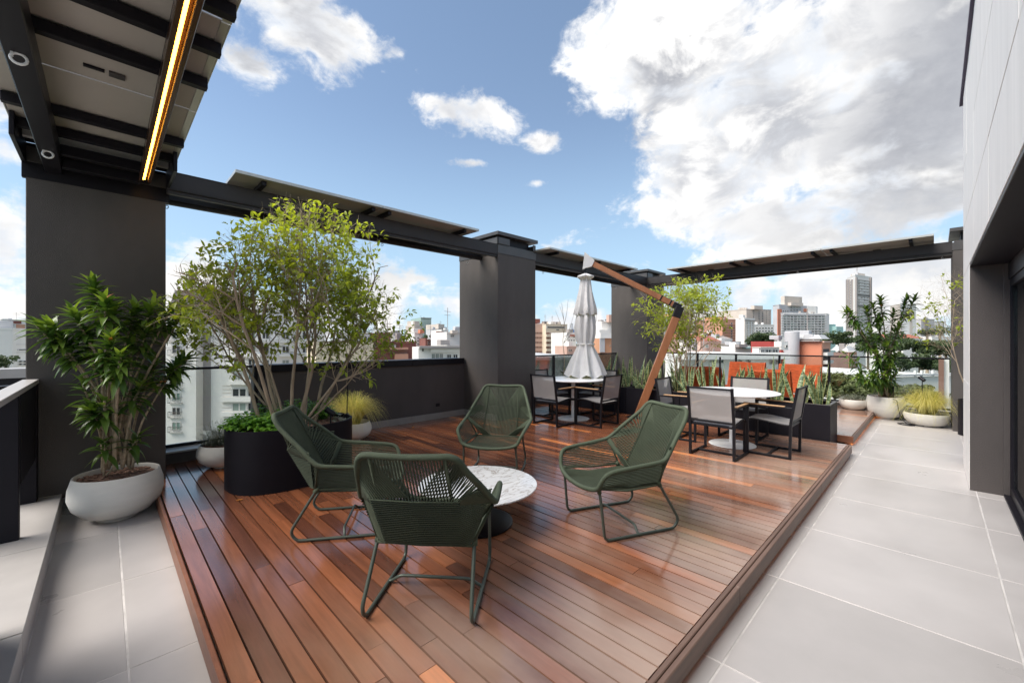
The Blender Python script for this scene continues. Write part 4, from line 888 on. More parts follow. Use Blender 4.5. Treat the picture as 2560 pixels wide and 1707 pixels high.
# ------------------------------------------------------------------ plants
def P3(x, y, d):                                   # a point seen at (x, y) of the 2560 view, d metres in front of the camera
    r = d * (x - CX) / CF; return Vector((d * FW[0] + r * RT[0], d * FW[1] + r * RT[1], CH - (y - CY) / CF * d))
def rdir(r_): 
    while 1:
        v = Vector((r_.uniform(-1, 1), r_.uniform(-1, 1), r_.uniform(-1, 1)))
        if .05 < v.length < 1: return v.normalized()
def garden_tree(name, label, base, spread, stems, inside, L0, r0, seed, lf, nleaf, leafm, bark='bark', group=None, levels=3, leafbias=0., up=.45, tips=None):
    q = random.Random(seed); o = tuple(base); t = thing(name, label, 'tree', o, group=group)
    tw = MB(o); leaves = []
    def grow(mb, p, d, L, r, lev, nseg):
        pts = [Vector(p)]; rs = [r]; d = Vector(d).normalized(); step = L / nseg
        for i in range(nseg):
            d = (d + rdir(q) * (.20 if lev else .13) + Vector((0, 0, .05 if lev < 2 else .0))).normalized()
            np_ = pts[-1] + d * step
            if not inside(np_) and i > (0 if lev else 5): break
            pts.append(np_); rs.append(r * (1 - .62 * (i + 1) / nseg)); fr = (i + 1) / nseg
            if lev < levels and (fr > (.34 if lev == 0 else .2)):
                for _ in range(q.choice((1, 2)) if lev < 2 else q.choice((1, 1, 2))):
                    s = rdir(q); s = (s - d * s.dot(d)).normalized(); nd = (d * q.uniform(.45, .9) + s * q.uniform(.6, 1.) + Vector((0, 0, up * q.random()))).normalized()
                    grow(tw, np_, nd, L * q.uniform(.38, .60) * (1 if lev else .95), rs[-1] * .62, lev + 1, max(3, nseg - 2))
            if lev >= levels - 1 or (lev == levels - 2 and fr > .6): leaves.append((np_, d.copy(), lev))
        if len(pts) > 1: mb.tube(pts, rs, 7 if lev == 0 else (5 if lev == 1 else 3), cap=False)
    for (p, d, L, r) in stems(q):
        m = MB(o); grow(m, p, d, L, r, 0, 10); m.build('trunk', M[bark], t, True)
    tw.build('twigs', M[bark], t, True, kind='stuff')
    q.shuffle(leaves); f = MB(o); n = 0
    for (p, d, lev) in leaves:
        if n >= nleaf: break
        if mn.noise(p * 2.7) < -.22: continue
        for _ in range(q.randint(3, 6)):
            s = rdir(q); dd = (d * .5 + s + Vector((0, 0, -.15))).normalized(); b0 = p + s * q.uniform(0, lf * .6)
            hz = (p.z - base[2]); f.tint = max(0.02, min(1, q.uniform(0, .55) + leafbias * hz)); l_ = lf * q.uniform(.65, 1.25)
            f.leaf(b0, dd, (Vector((0, 0, 1)) + rdir(q) * .6), l_, l_ * .46, .15, q.uniform(.05, .4)); n += 1
    f.build('foliage', M[leafm], t, kind='stuff')
    return t, leaves
tb = Vector((1.44, 4.84, .68))
def in1(p):
    w_ = 1 - .40 * (p.z - 2.0); v = Vector(((p.x - 1.53) / (1.10 * w_), (p.y - 4.78) / (.98 * w_), (p.z - 2.06) / 1.10)); s = 1 + .42 * mn.noise(p * 2.0)
    if p.z < 1.15: return (p - tb).xy.length < .6
    return v.length < s
def st1(q):
    out = []
    for i in range(10):
        a = i * 2.4 + q.uniform(-.3, .3); r = q.uniform(.05, .30); p = tb + Vector((r * math.cos(a) * 1.1, r * math.sin(a) * .7, -.02)); sp = q.uniform(.10, .58)
        out.append((p, (math.cos(a) * sp, math.sin(a) * sp, 1), q.uniform(1.5, 2.5), q.uniform(.011, .022)))
    rt = Vector((RT[0], RT[1], 0))
    out += [(tb + rt * .1, rt * .75 + Vector((0, 0, 1)), 1.5, .016), (tb - rt * .1, rt * -.7 + Vector((0, 0, 1)), 1.6, .018), (tb + rt * .1, rt * 1.1 + Vector((0, 0, .75)), 1.25, .011), (tb - rt * .12, -rt * .9 + Vector((0, 0, .95)), 1.25, .014)]
    return out
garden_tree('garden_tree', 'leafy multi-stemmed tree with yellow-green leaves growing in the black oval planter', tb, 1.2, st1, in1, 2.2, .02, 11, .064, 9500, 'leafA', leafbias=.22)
tb2 = Vector((8.02, 3.40, .40))
def in2(p):
    if p.z < 1.35: return (p - tb2).xy.length < .45
    v = Vector(((p.x - 8.42) / .62, (p.y - 3.72) / 1.12, (p.z - 2.10) / .90)); return v.length < 1 + .25 * mn.noise(p * 1.6)
def st2(q):
    return [(tb2 + Vector((q.uniform(-.05, .05), q.uniform(-.05, .05), 0)), (math.cos(a) * s, math.sin(a) * s, 1), q.uniform(1.6, 2.3), q.uniform(.010, .018)) for a, s in [(i * 2.4, q.uniform(.08, .42)) for i in range(10)]]
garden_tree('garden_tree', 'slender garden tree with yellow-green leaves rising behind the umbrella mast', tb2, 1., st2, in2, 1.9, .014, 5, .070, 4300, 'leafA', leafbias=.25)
tb3 = Vector((10.45, -.47, .56))
def in3(p): return (p - Vector((10.4, -.36, 2.1))).length < .8 or p.z < 1.4
def st3(q): return [(tb3 + Vector((q.uniform(-.06, .06), q.uniform(-.06, .06), 0)), (math.cos(a) * s, math.sin(a) * s, 1), q.uniform(1.7, 2.2), .011) for a, s in [(1.9, .26), (2.2, .1)]]
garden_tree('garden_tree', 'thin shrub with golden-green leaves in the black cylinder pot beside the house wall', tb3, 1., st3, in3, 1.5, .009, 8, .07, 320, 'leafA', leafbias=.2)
# bare sapling
o = (7.72, 6.12, .6); t = thing('bare_sapling', 'bare thin sapling just right of the middle pillar', 'sapling', o); p = MB(o)
B0 = Vector(o); p.tube(smoothpath([B0, B0 + Vector((.02, 0, .6)), B0 + Vector((-.01, .02, 1.0)), B0 + Vector((.02, 0, 1.35)), B0 + Vector((-.03, .04, 1.9))], 4), [.011 - .0005 * i for i in range(17)], 6); p.build('trunk', M['bark'], t, True)
p = MB(o)
for z0, v, L in ((.95, (.35, -.3, .6), .45), (.95, (.3, -.25, 1), .75), (1.2, (-.25, .2, .8), .5), (1.35, (.2, -.1, 1), .6), (1.5, (-.2, .1, .7), .3), (1.1, (.5, -.4, .4), .3)):
    a = B0 + Vector((0, 0, z0)); dv = Vector(v).normalized(); p.tube(smoothpath([a, a + dv * L * .5 + Vector((.01, 0, 0)), a + dv * L + Vector((-.01, .01, .05))], 4), [.006, .0055, .005, .0045, .004, .0035, .003, .0025, .002], 5)
p.build('twigs', M['bark'], t, True)

# plants with lance-shaped leaves: the leaves that show largest are pieces of their own
def leafmesh(L, w, bend, tint, m):
    p = MB(); n = 5; vs = []
    for i in range(n + 1):
        q = i / n; ww = w * math.sin(math.pi * min(1, .10 + .90 * q) ** .85) if i < n else 0.0005; z = -bend * L * q * q
        vs += [(-ww / 2, L * q * (1 - .2 * bend * q), z + abs(ww) * .22), (0, L * q * (1 - .2 * bend * q), z), (ww / 2, L * q * (1 - .2 * bend * q), z + abs(ww) * .22)]
    p.tint = tint; p.add(vs, [(3 * i + j, 3 * i + j + 1, 3 * i + j + 4, 3 * i + j + 3) for i in range(n) for j in (0, 1)])
    ob = p.build('leaf', m, None, True); d = ob.data; bpy.data.objects.remove(ob); return d
def leafset(m, L, w): return [leafmesh(L, w, b_, ti, m) for b_, ti in ((.18, .02), (.38, .14), (.55, .3), (.30, .45), (.45, .08), (.22, .75))]
DRL = leafset(M['leafB'], .185, .052); DRO = leafmesh(.15, .034, .4, 0, M['leafO'])
def cane_plant(label, o, canes, seed, leafs, limit, scale=1., orange_=0, side=()):
    q = random.Random(seed); t = thing('cane_plant', label, 'plant', o)
    o_ = Vector(o); LV = []
    for (b, mid, top, r, nl, hl) in canes:
        m = MB(o); pts = smoothpath([b, mid, top], 7); K = len(pts)
        m.tube(pts, [r * (1 - .45 * i / (K - 1)) * (1 + .06 * ((i * 7) % 3 - 1)) for i in range(K)], 7); m.build('cane', M['bark2'], t, True)
        Ld = [0]
        for i in range(K - 1): Ld.append(Ld[-1] + (pts[i + 1] - pts[i]).length)
        tot = Ld[-1]
        for i in range(nl):
            f = i / nl; s_ = tot - hl * (1 - f) ** .9 ; s_ = max(0, min(tot, s_)); j = max(k for k in range(K) if Ld[k] <= s_ + 1e-6); j = min(j, K - 2)
            pt = pts[j].lerp(pts[j + 1], (s_ - Ld[j]) / (Ld[j + 1] - Ld[j])); ax = (pts[j + 1] - pts[j]).normalized()
            a = i * 2.4 + q.uniform(-.3, .3); u = ax.orthogonal().normalized(); v = ax.cross(u); rad = u * math.cos(a) + v * math.sin(a)
            el = .15 + 1.15 * f ** 1.6 + q.uniform(-.15, .15); dv = (rad * math.cos(el) + ax * math.sin(el)).normalized()
            if f < .5: dv = (dv + Vector((0, 0, -.22))).normalized()
            x = dv.cross(Vector((0, 0, 1))); x = x.normalized() if x.length > .05 else dv.orthogonal().normalized(); z = x.cross(dv)
            sc = scale * q.uniform(.75, 1.1) * (1 - .25 * f ** 3)
            mt = Matrix((x * sc, dv * sc, z * sc)).transposed().to_4x4(); mt.translation = pt - o_
            vi = q.choice((0, 1, 2, 4)) if f < .8 else q.choice((1, 2, 3, 5)); LV.append(((pt - Vector((0, 0, CH))).length, mt, leafs[vi]))
    for _ in range(orange_):
        k_ = q.randrange(len(LV)); LV[k_] = (0, LV[k_][1], DRO)
    LV.sort(key=lambda e: e[0] + (q.random() * 3))
    for _, mt, me in LV[:limit]: inst(me, 'leaf', t, mt)
    rest = MB(); 
    for _, mt, me in LV[limit:]:
        rest.tint = me.attributes['tint'].data[0].value if 'tint' in me.attributes else 0.; rest.add([mt @ v.co for v in me.vertices], [tuple(pl.vertices) for pl in me.polygons])
    if rest.v: rest.build('foliage', M['leafB'], t, True, kind='stuff')
    return t
b0 = Vector((.085, 5.20, .38))
heads = [(232, 705, 3.72, 42), (285, 770, 3.75, 30), (262, 745, 3.6, 28), (180, 780, 3.55, 32), (120, 808, 3.45, 34), (90, 812, 3.40, 24), (150, 850, 3.50, 30), (215, 830, 3.65, 30), (340, 765, 3.95, 34), (385, 760, 4.0, 30), (430, 772, 4.05, 32), (462, 775, 4.1, 26),
         (370, 820, 3.9, 32), (330, 850, 3.85, 26), (275, 845, 3.5, 46), (300, 890, 3.48, 34), (252, 880, 3.5, 20), (470, 895, 4.1, 40), (440, 915, 4.05, 30), (390, 905, 3.95, 26), (225, 1022, 3.55, 30), (262, 1000, 3.55, 16), (355, 960, 3.8, 26), (205, 955, 3.6, 14), (350, 1088, 3.8, 14), (262, 1100, 3.6, 12)]
canes = []
q = random.Random(3)
for i, (x, y, d, nl) in enumerate(heads):
    top = P3(x, y, d); a = q.uniform(0, 6.28); bs = b0 + Vector((.10 * math.cos(a), .07 * math.sin(a), 0)) + (top - b0) * Vector((.04, .04, 0)).length
    hh = top.z - b0.z
    if hh > .7:
        m1 = bs.lerp(top, .45); m1.x = bs.x + (top.x - bs.x) * .22; m1.y = bs.y + (top.y - bs.y) * .22; r = q.uniform(.011, .018)
    else: m1 = bs.lerp(top, .5) + Vector((0, 0, -.02)); r = .009
    canes.append((bs, m1, top, r, int(nl * 1.35), (.24 if hh > .7 else .16)))
cane_plant('tall cane plant with glossy dark green leaves in the off-white bowl by the left pillar', tuple(b0), canes, 2, DRL, 290, 1.0, 5)
b1 = Vector((11.50, .71, .44))
canes = []
for i, (x, y, d, nl) in enumerate([(2200, 745, 8.4, 40), (2180, 760, 8.5, 26), (2268, 745, 8.5, 30), (2290, 742, 8.4, 22), (2120, 775, 8.3, 30), (2110, 775, 8.3, 14), (2165, 770, 8.5, 30), (2195, 800, 8.5, 36), (2250, 810, 8.4, 34), (2235, 775, 8.6, 22), (2150, 835, 8.4, 32), (2175, 830, 8.4, 26), (2215, 860, 8.3, 40), (2190, 880, 8.2, 36),
                                     (2240, 885, 8.3, 34), (2225, 915, 8.2, 34), (2175, 930, 8.2, 26), (2140, 940, 8.2, 24), (2165, 950, 8.2, 16), (2240, 935, 8.3, 20), (2210, 935, 8.2, 20), (2128, 905, 8.6, 12), (2105, 880, 8.5, 9)]):
    top = P3(x, y, d); a = q.uniform(0, 6.28); bs = b1 + Vector((.10 * math.cos(a), .10 * math.sin(a), 0)); m1 = bs.lerp(top, .5); m1.x = bs.x + (top.x - bs.x) * .3; m1.y = bs.y + (top.y - bs.y) * .3
    canes.append((bs, m1, top, q.uniform(.012, .018), int(nl * 1.4), .42))
cane_plant('tall cane plant with narrow green leaves in the big pale bowl at the far end', tuple(b1), canes, 4, DRL, 290, 1.12, 3)

def clump(name, label, o, pts, n, L, w, m, seed, bend=.3, group=None, stem=None, tint=(.02, .7), rad=.12, h=.12, parts=60):
    q = random.Random(seed); t = thing(name, label, 'plant', o, group=group); f = MB(o); sm = MB(o)
    for (x, y, z) in pts:
        for _ in range(n):
            a = q.uniform(0, 6.28); r = rad * math.sqrt(q.random()); hh = h * (1 - (r / rad) ** 2 * .6) * q.uniform(.35, 1.1); p = Vector((x + r * math.cos(a), y + r * math.sin(a), z + hh))
            sm.tube([(x + r * .4 * math.cos(a), y + r * .4 * math.sin(a), z), p], [.002, .0012], 3, cap=False)
            f.tint = q.uniform(*tint); f.leaf(p, (math.cos(a) + q.uniform(-.5, .5), math.sin(a) + q.uniform(-.5, .5), q.uniform(-.3, .5)), (0, 0, 1), L * q.uniform(.7, 1.2), w * q.uniform(.8, 1.2), .12, bend)
    sm.build('stems', M[stem or m], t, kind='stuff'); f.build('foliage', M[m], t, kind='stuff'); return t
clump('leafy_herb', 'bright green leafy herb spilling over the left rim of the oval planter', (1.12, 5.0, .68), [(1.02, 4.95, .68), (1.12, 4.72, .68), (.96, 4.82, .70), (1.2, 4.62, .68), (1.3, 4.9, .70)], 100, .062, .048, 'leafC', 21, rad=.15, h=.17, tint=(.1, .9))
clump('leafy_herb', 'green leafy herb around the tree stems at the back of the oval planter', (1.55, 5.1, .68), [(1.25, 5.12, .7), (1.4, 5.0, .7), (1.62, 5.08, .7), (1.78, 4.95, .7)], 90, .055, .038, 'leafC', 22, rad=.15, h=.24, tint=(.0, .4))
clump('leafy_herb', 'small grey-green leaves near the right rim of the oval planter', (1.9, 4.75, .68), [(1.92, 4.72, .68)], 16, .06, .055, 'silver', 23, rad=.07, h=.08)
clump('silver_plant', 'silvery shrub in the small bowl beside the oval planter', (1.02, 5.80, .38), [(1.02, 5.80, .38), (.92, 5.82, .38), (1.08, 5.95, .38)], 150, .035, .010, 'silver', 24, rad=.20, h=.30)
clump('silver_plant', 'silvery grey plant in the shallow bowl on the far deck', (11.45, 1.22, .34), [(11.45, 1.22, .33), (11.40, 1.32, .33), (11.5, 1.12, .33)], 110, .045, .012, 'silver', 25, rad=.17, h=.14)
def grass(label, o, n, H_, R__, seed, lean=(0, 0)):
    q = random.Random(seed); t = thing('ornamental_grass', label, 'grass', o, group=None); f = MB(o)
    for _ in range(n):
        a = q.uniform(0, 6.28); r = .11 * math.sqrt(q.random()); sp = R__ * q.uniform(.15, 1.1) ; h = H_ * q.uniform(.55, 1.1) * (1.05 - .35 * sp / R__)
        b = Vector((o[0] + r * math.cos(a), o[1] + r * math.sin(a), o[2])); dx, dy = math.cos(a) + lean[0], math.sin(a) + lean[1]; side = Vector((-dy, dx, 0)).normalized(); w = q.uniform(.0014, .0028); vs = []
        drop = q.uniform(.1, .75) * (sp / R__)
        for i in range(7):
            u = i / 6; p = b + Vector((dx * sp * u ** 1.3, dy * sp * u ** 1.3, h * (1 - (1 - u) ** 2) - drop * H_ * max(0, u - .55) ** 2 * 4.2)); ww = w * (1.1 - u * .8); vs += [p - side * ww, p + side * ww]
        f.tint = q.uniform(.02, 1) ** .8; f.add(vs, [(2 * i, 2 * i + 1, 2 * i + 3, 2 * i + 2) for i in range(6)])
    f.build('blades', M['grass'], t, kind='stuff'); return t
grass('straw-coloured ornamental grass spreading beside the oval planter', (2.60, 6.00, .38), 1700, .50, .44, 31)
grass('drooping golden grass in the wide bowl at the far right', (11.08, .10, .22), 2300, .52, .50, 32, (-.12, .0))
# lamps on spikes, hose, cord
def spike(label, c, z0, h, head=True, ang=0.):
    o = (c[0], c[1], z0); t = thing('garden_spotlight', label, 'light', o); p = MB(o); p.tube([(c[0], c[1], z0), (c[0], c[1], z0 + h)], .007, 7); p.build('spike', M['black'], t)
    a = Vector((c[0], c[1], z0 + h)); dv = Vector((math.cos(ang) * .8, math.sin(ang) * .8, .6)).normalized(); p = MB(o); p.tube([a - dv * .05, a - dv * .045, a + dv * .06, a + dv * .062], [.022, .030, .030, .026], 14); p.build('lamp_head', M['black'], t, R_(40)); return t
spike('small black spotlight on a spike in the oval planter', (1.76, 4.62), .68, .14, ang=2.6)
spike('black spotlight standing in the golden grass at the far right', (11.0, .16), .22, .66, ang=1)
for i, (c, z0, h, r, lb) in enumerate((((1.93, 4.60), .66, .53, .006, 'thin black rod rising from the right end of the oval planter'), ((7.65, 2.62), .6, .72, .016, 'slim black rod standing in the planter row by the snake plants'), ((11.34, .58), .44, .24, .012, 'short black rod among the canes of the far bowl'))):
    o = (c[0], c[1], z0); p = MB(o); p.tube([o, (c[0] + .01, c[1], z0 + h)], r, 8); tag(p.build('garden_rod', M['black']), lb, 'rod')
p = MB((11.1, .46, .005)); pts = smoothpath([(11.22, .58, .44), (11.15, .52, .42), (11.13, .50, .30), (11.10, .46, .12), (11.02, .38, .02), (10.92, .30, .008), (10.86, .42, .008), (10.98, .50, .008), (11.0, .36, .010), (10.88, .26, .010), (10.80, .34, .008), (10.9, .48, .012), (11.02, .42, .012), (10.98, .24, .010), (10.9, .14, .01)], 6)
p.tube(pts, .0065, 6); tag(p.build('power_cord', M['black'], None, True), 'black cord looping from the big far bowl onto the tiles', 'cord')
p = MB((.86, 4.45, Z + .003)); p.leaf((.85, 4.47, Z + .004), (.7, -.7, 0), (0, 0, 1), .075, .03, .2, -.1); tag(p.build('fallen_leaf', M['leafO']), 'dry orange leaf lying on the deck left of the oval planter', 'leaf')
p = MB((2.0, 6.2, Z + .003)); p.leaf((3.68, 6.15, Z + .004), (.7, .3, 0), (0, 0, 1), .08, .03, .2, -.1); p.o = (3.68, 6.15, Z); p.v = [(a[0] + 2.0 - 3.68, a[1] + 6.2 - 6.15, a[2] + .003) for a in p.v]; tag(p.build('fallen_leaf', M['leafO']), 'dry orange leaf lying on the deck near the parapet wall', 'leaf')
# ------------------------------------------------------------------ the city
def cm(name, c, var=.08, rough=.8, vs=.25, **k): return mat(name, c, rough, var=var, vscale=vs, **k)
C_ = dict(white=cm('city_white', (.78, .76, .72), .07, stretch=(1, 1, .35)), cream=cm('city_cream', (.70, .60, .46)), beige=cm('city_beige', (.60, .53, .46)), grey=cm('city_grey', (.50, .50, .51)), dgrey=cm('city_shade_grey', (.33, .30, .285)),
          pink=cm('city_pink', (.60, .40, .32)), brick=cm('city_brick', (.23, .085, .065), .12), orange=cm('city_orange', (.58, .22, .13), .08), orange2=cm('city_tan_orange', (.55, .28, .16)), lorange=cm('city_light_orange', (.60, .31, .21)), teal=cm('city_teal', (.30, .47, .45)), brown=cm('city_brown', (.24, .13, .095)),
          roof=cm('city_slate', (.105, .095, .09), .1, stretch=(1, 1, 5)), tileroof=cm('city_roof_tile', (.36, .13, .085), .2, vs=1.2), dark=cm('city_dark', (.05, .048, .05)), red=cm('city_red', (.38, .06, .05)), metal=cm('city_metal_roof', (.5, .5, .49), .12, .5), peach=cm('city_peach', (.68, .58, .42), .04), blue=cm('city_blue', (.12, .22, .42)), tglass=cm('city_green_glass', (.28, .40, .35), .06, .3), brick2=cm('city_dusty_brick', (.30, .19, .155), .12))
gl = mat('window_glass', (.035, .04, .045), .12); gl2 = mat('window_glass_curtain', (.32, .31, .29), .25, rand=[(0, (.03, .033, .036)), (.55, (.06, .065, .07)), (.78, (.22, .33, .28)), (1, (.33, .32, .30))])
frm = mat('window_frame_white', (.62, .61, .58), .5); ironm = mat('balcony_iron', (.12, .12, .12), .5)
def unit(fn, mats):
    p = MB(); fn(p); o = p.build('piece', mats, None); d = o.data; bpy.data.objects.remove(o); return d
def _frame(p):
    for (a, c, e, g) in ((-.5, -.5, -.42, .5), (.42, -.5, .5, .5), (-.42, .42, .42, .5), (-.42, -.5, .42, -.42), (-.04, -.42, .04, .42)): p.box(a, -.12, c, e, .02, g)
    p.m = 1; p.box(-.42, -.03, -.42, .42, .0, .42)
def _dark(p):
    for (a, c, e, g) in ((-.5, -.5, -.45, .5), (.45, -.5, .5, .5), (-.45, .45, .45, .5), (-.45, -.5, .45, -.42)): p.box(a, -.14, c, e, .02, g)
    p.m = 1; p.box(-.45, -.03, -.42, .45, .0, .45)
def _vent(p):
    p.m = 1; p.box(-.5, -.03, -.5, .5, .0, .5); p.m = 0
    for i in range(4): p.box(-.5, -.10, -.45 + i * .27, .5, -.031, -.36 + i * .27)
def _rail(p):
    n = 9
    for i in range(n + 1): x = -.5 + i / n; p.box(x - .008, -.5, -.5, x + .008, -.47, .5)
    p.box(-.5, -.52, .46, .5, -.45, .52); p.box(-.5, -.52, -.52, .5, -.45, -.46); 
    for s in (-.5, .5): p.box(s - .01, -.45, .46, s + .01, 0, .52); p.box(s - .01, -.45, -.5, s + .01, 0, -.44)
def _slab(p): p.box(-.5, -.5, -.5, .5, .02, .5)
U = dict(win=unit(_frame, [frm, gl2]), dark=unit(_dark, [frm, gl]), vent=unit(_vent, [C_['dgrey'], C_['dark']]), rail=unit(_rail, [ironm]))
def slabm(m): 
    k_ = 'slab_' + m
    if k_ not in U: U[k_] = unit(_slab, [C_[m]])
    return U[k_]
class B:
    def __init__(s, name, label, cat, pts, ytop, m, zb=-30., dep=10., cap=True, group=None, faces_m=None):
        s.P = [P3(x, CY, d) for x, d in pts]; s.m = m
        P2 = [(p.x, p.y) for p in s.P]
        if len(P2) == 2:
            dx, dy = P2[1][0] - P2[0][0], P2[1][1] - P2[0][1]; L = math.hypot(dx, dy); nx, ny = -dy / L, dx / L
            if nx * P2[0][0] + ny * P2[0][1] < 0: nx, ny = -nx, -ny
            foot = P2 + [(P2[1][0] + nx * dep, P2[1][1] + ny * dep), (P2[0][0] + nx * dep, P2[0][1] + ny * dep)]
        else: foot = P2 + [(P2[0][0] + P2[2][0] - P2[1][0], P2[0][1] + P2[2][1] - P2[1][1])]
        s.foot = foot; s.zt = CH - (ytop - CY) / CF * pts[0][1]; c = (sum(p[0] for p in foot) / 4, sum(p[1] for p in foot) / 4)
        s.c = c; s.o = (c[0], c[1], zb); s.t = thing(name, label, cat, s.o, group=group)
        p = MB(s.o); p.prism(foot, zb, s.zt); s.wall = p.build('wall', C_[m], s.t)
        if cap:
            f2 = [(c[0] + (x - c[0]) * 1.015, c[1] + (y - c[1]) * 1.015) for x, y in foot]; p = MB(s.o); p.prism(f2, s.zt + .004, s.zt + .35); p.build('parapet', C_[m], s.t)
    def hit(s, face, x, y):
        a, b_ = s.P[face], s.P[face + 1]; u = (x - CX) / CF; dx, dy = FW[0] + u * RT[0], FW[1] + u * RT[1]
        ex, ey = b_.x - a.x, b_.y - a.y; nx, ny = -ey, ex; k_ = (a.x * nx + a.y * ny) / (dx * nx + dy * ny)
        return Vector((dx * k_, dy * k_, CH - (y - CY) / CF * k_))
    def piece(s, face, x0, y0, x1, y1, me, name, depth=1., proud=.01):
        A = s.hit(face, x0, y1); Bq = s.hit(face, x1, y1); T = s.hit(face, x0, y0); xm = (Bq - A); xm.z = 0; w = xm.length; xa = xm.normalized(); h = abs(T.z - A.z)
        nrm = Vector((xa.y, -xa.x, 0));                    # towards the camera
        mid = (A + Bq) / 2; 
        if nrm.dot(Vector((mid.x, mid.y, 0))) > 0: nrm = -nrm
        mt = Matrix((xa * w, -nrm * depth, Vector((0, 0, h)))).transposed().to_4x4(); mt.translation = Vector((mid.x, mid.y, (A.z + T.z) / 2)) + nrm * proud - Vector(s.o)
        return inst(me, name, s.t, mt)
    def grid(s, face, x0, x1, nx, y0, y1, ny, wf=.55, hf=.5, kind='dark', name='window', skip=0., lw=None):
        for i in range(nx):
            for j in range(ny):
                if skip and rnd.random() < skip: continue
                cx_ = x0 + (x1 - x0) * (i + .5) / nx; cy_ = y0 + (y1 - y0) * (j + .5) / ny; hw, hh = (x1 - x0) / nx * wf / 2, (y1 - y0) / ny * hf / 2
                s.piece(face, cx_ - hw, cy_ - hh, cx_ + hw, cy_ + hh, U[kind], name, 1.)
    def bands(s, face, x0, x1, ys_, h, m, depth=1.2, name='balcony'):
        for y in ys_: s.piece(face, x0, y, x1, y + h, slabm(m), name, depth)
    def slab(s, face, x0, y0, x1, y1, m, name='wall_panel', depth=.3): return s.piece(face, x0, y0, x1, y1, slabm(m), name, depth)
    def top(s, f0, f1, h, m, name='roof_block'):           # a block on the roof, fractions along the first face
        a, b_, c, d = [Vector((*p, 0)) for p in s.foot]; q0, q1 = a.lerp(b_, f0), a.lerp(b_, f1); r0, r1 = d.lerp(c, f0), d.lerp(c, f1)
        pl = [q0.lerp(r0, .2), q1.lerp(r1, .2), q1.lerp(r1, .8), q0.lerp(r0, .8)]; p = MB(s.o); p.prism([(v.x, v.y) for v in pl], s.zt + .36, s.zt + .36 + h); return p.build(name, C_[m], s.t)
    def hip(s, h, m, inset=.35, over=1.03, name='roof'):
        c = s.c; z = s.zt + .36; E0 = [(c[0] + (x - c[0]) * over, c[1] + (y - c[1]) * over, z) for x, y in s.foot]; T0 = [(c[0] + (x - c[0]) * (1 - inset), c[1] + (y - c[1]) * (1 - inset), z + h) for x, y in s.foot]
        p = MB(s.o); p.add(E0 + T0, [(3, 2, 1, 0), (4, 5, 6, 7), (0, 1, 5, 4), (1, 2, 6, 5), (2, 3, 7, 6), (3, 0, 4, 7)]); return p.build(name, C_[m], s.t)
    def antenna(s, f, h):
        a, b_, c, d = [Vector((*p, 0)) for p in s.foot]; q0 = a.lerp(b_, f).lerp(d.lerp(c, f), .4); p = MB(s.o); z = s.zt + .3
        p.tube([(q0.x, q0.y, z), (q0.x, q0.y, z + h)], .07, 5)
        for k_ in (.7, .85): p.tube([(q0.x - 1.2, q0.y - .4, z + h * k_), (q0.x + 1.2, q0.y + .4, z + h * k_)], .05, 4)
        p.build('antenna', C_['dgrey'], s.t)

# ground
p = MB((0, 0, -30)); p.add([(-5000, -5000, -30.4), (5000, -5000, -30.4), (5000, 5000, -30.4), (-5000, 5000, -30.4)], [(0, 1, 2, 3)]); gm = mat('city_ground', (.09, .10, .065), .9, var=.5, vscale=.02, detail=8); struct(p.build('ground', gm))

# white apartment block by the left bay
A = B('apartment_building', 'tall white apartment block with a slate mansard roof seen beside the left pillar', 'building', [(392, 82), (490, 82)], 799, 'white', dep=14)
A.slab(0, 416, 797, 489, 801, 'white', 'cornice', .5); A.slab(0, 416, 811, 489, 814, 'white', 'cornice', .3)
for i, y in enumerate((837, 873, 910, 954, 991, 1027, 1064)):
    A.piece(0, 430.5, y - 10, 452.5, y + 10, U['win'], 'window', 1.); A.piece(0, 425, y + 1, 456, y + 15, U['rail'], 'balcony_rail', 1.2); A.slab(0, 425, y + 15.5, 456, y + 17.5, 'white', 'sill', .6)
A2 = B('apartment_building', 'shaded recessed bay with small vents between two white apartment fronts', 'building', [(490, 86), (506, 86)], 790, 'dgrey', dep=6, cap=False)  # the recess shade is put into the grey wall colour
for y in (841, 945, 980, 1015, 1050, 1064): A2.piece(0, 489.6 + 1, y - 6, 500.5, y + 6, U['vent'], 'vent', 1.)
A3 = B('apartment_building', 'white apartment wing with curved balconies partly behind the leafy tree', 'building', [(505, 84), (640, 84)], 765, 'white', dep=14)
A3.P = [A3.P[0], A3.P[0], A3.P[1]]; A3.slab(1, 505.5, 826, 527, 1075, 'dgrey', 'wall_panel', .2)  # grey panel paints the shaded side of the recess on the flat front
A3.m = 'white'
A3.slab(1, 505.5, 826, 526.5, 830, 'beige', 'cornice', .4); A3.piece(1, 511, 829, 520, 834, U['vent'], 'vent', 1.)
for i, y in enumerate((838, 873, 904, 941)):
    A3.piece(1, 585, y - 10, 604, y + 9, U['win'], 'window', 1.); A3.piece(1, 621, y - 8, 640, y + 8, U['win'], 'window', 1.); A3.slab(1, 575, y + 11, 655, y + 19, 'white', 'balcony', 1.6)
for i, y in enumerate((980, 1016)):
    A3.piece(1, 580, y - 10, 618, y + 11, U['win'], 'window', 1.); A3.piece(1, 621, y - 10, 636, y + 11, U['dark'], 'window', 1.); A3.slab(1, 556, y + 12, 640, y + 23, 'white', 'balcony', 1.2)
for y in (963, 972, 981, 990, 1008, 1018, 1027): A3.slab(1, 556, y, 578, y + 1., 'beige', 'groove', .1)
A4 = B('apartment_building', 'white apartment wing behind the leafy tree, lit balconies', 'building', [(640, 84), (812, 92)], 800, 'white', dep=14)
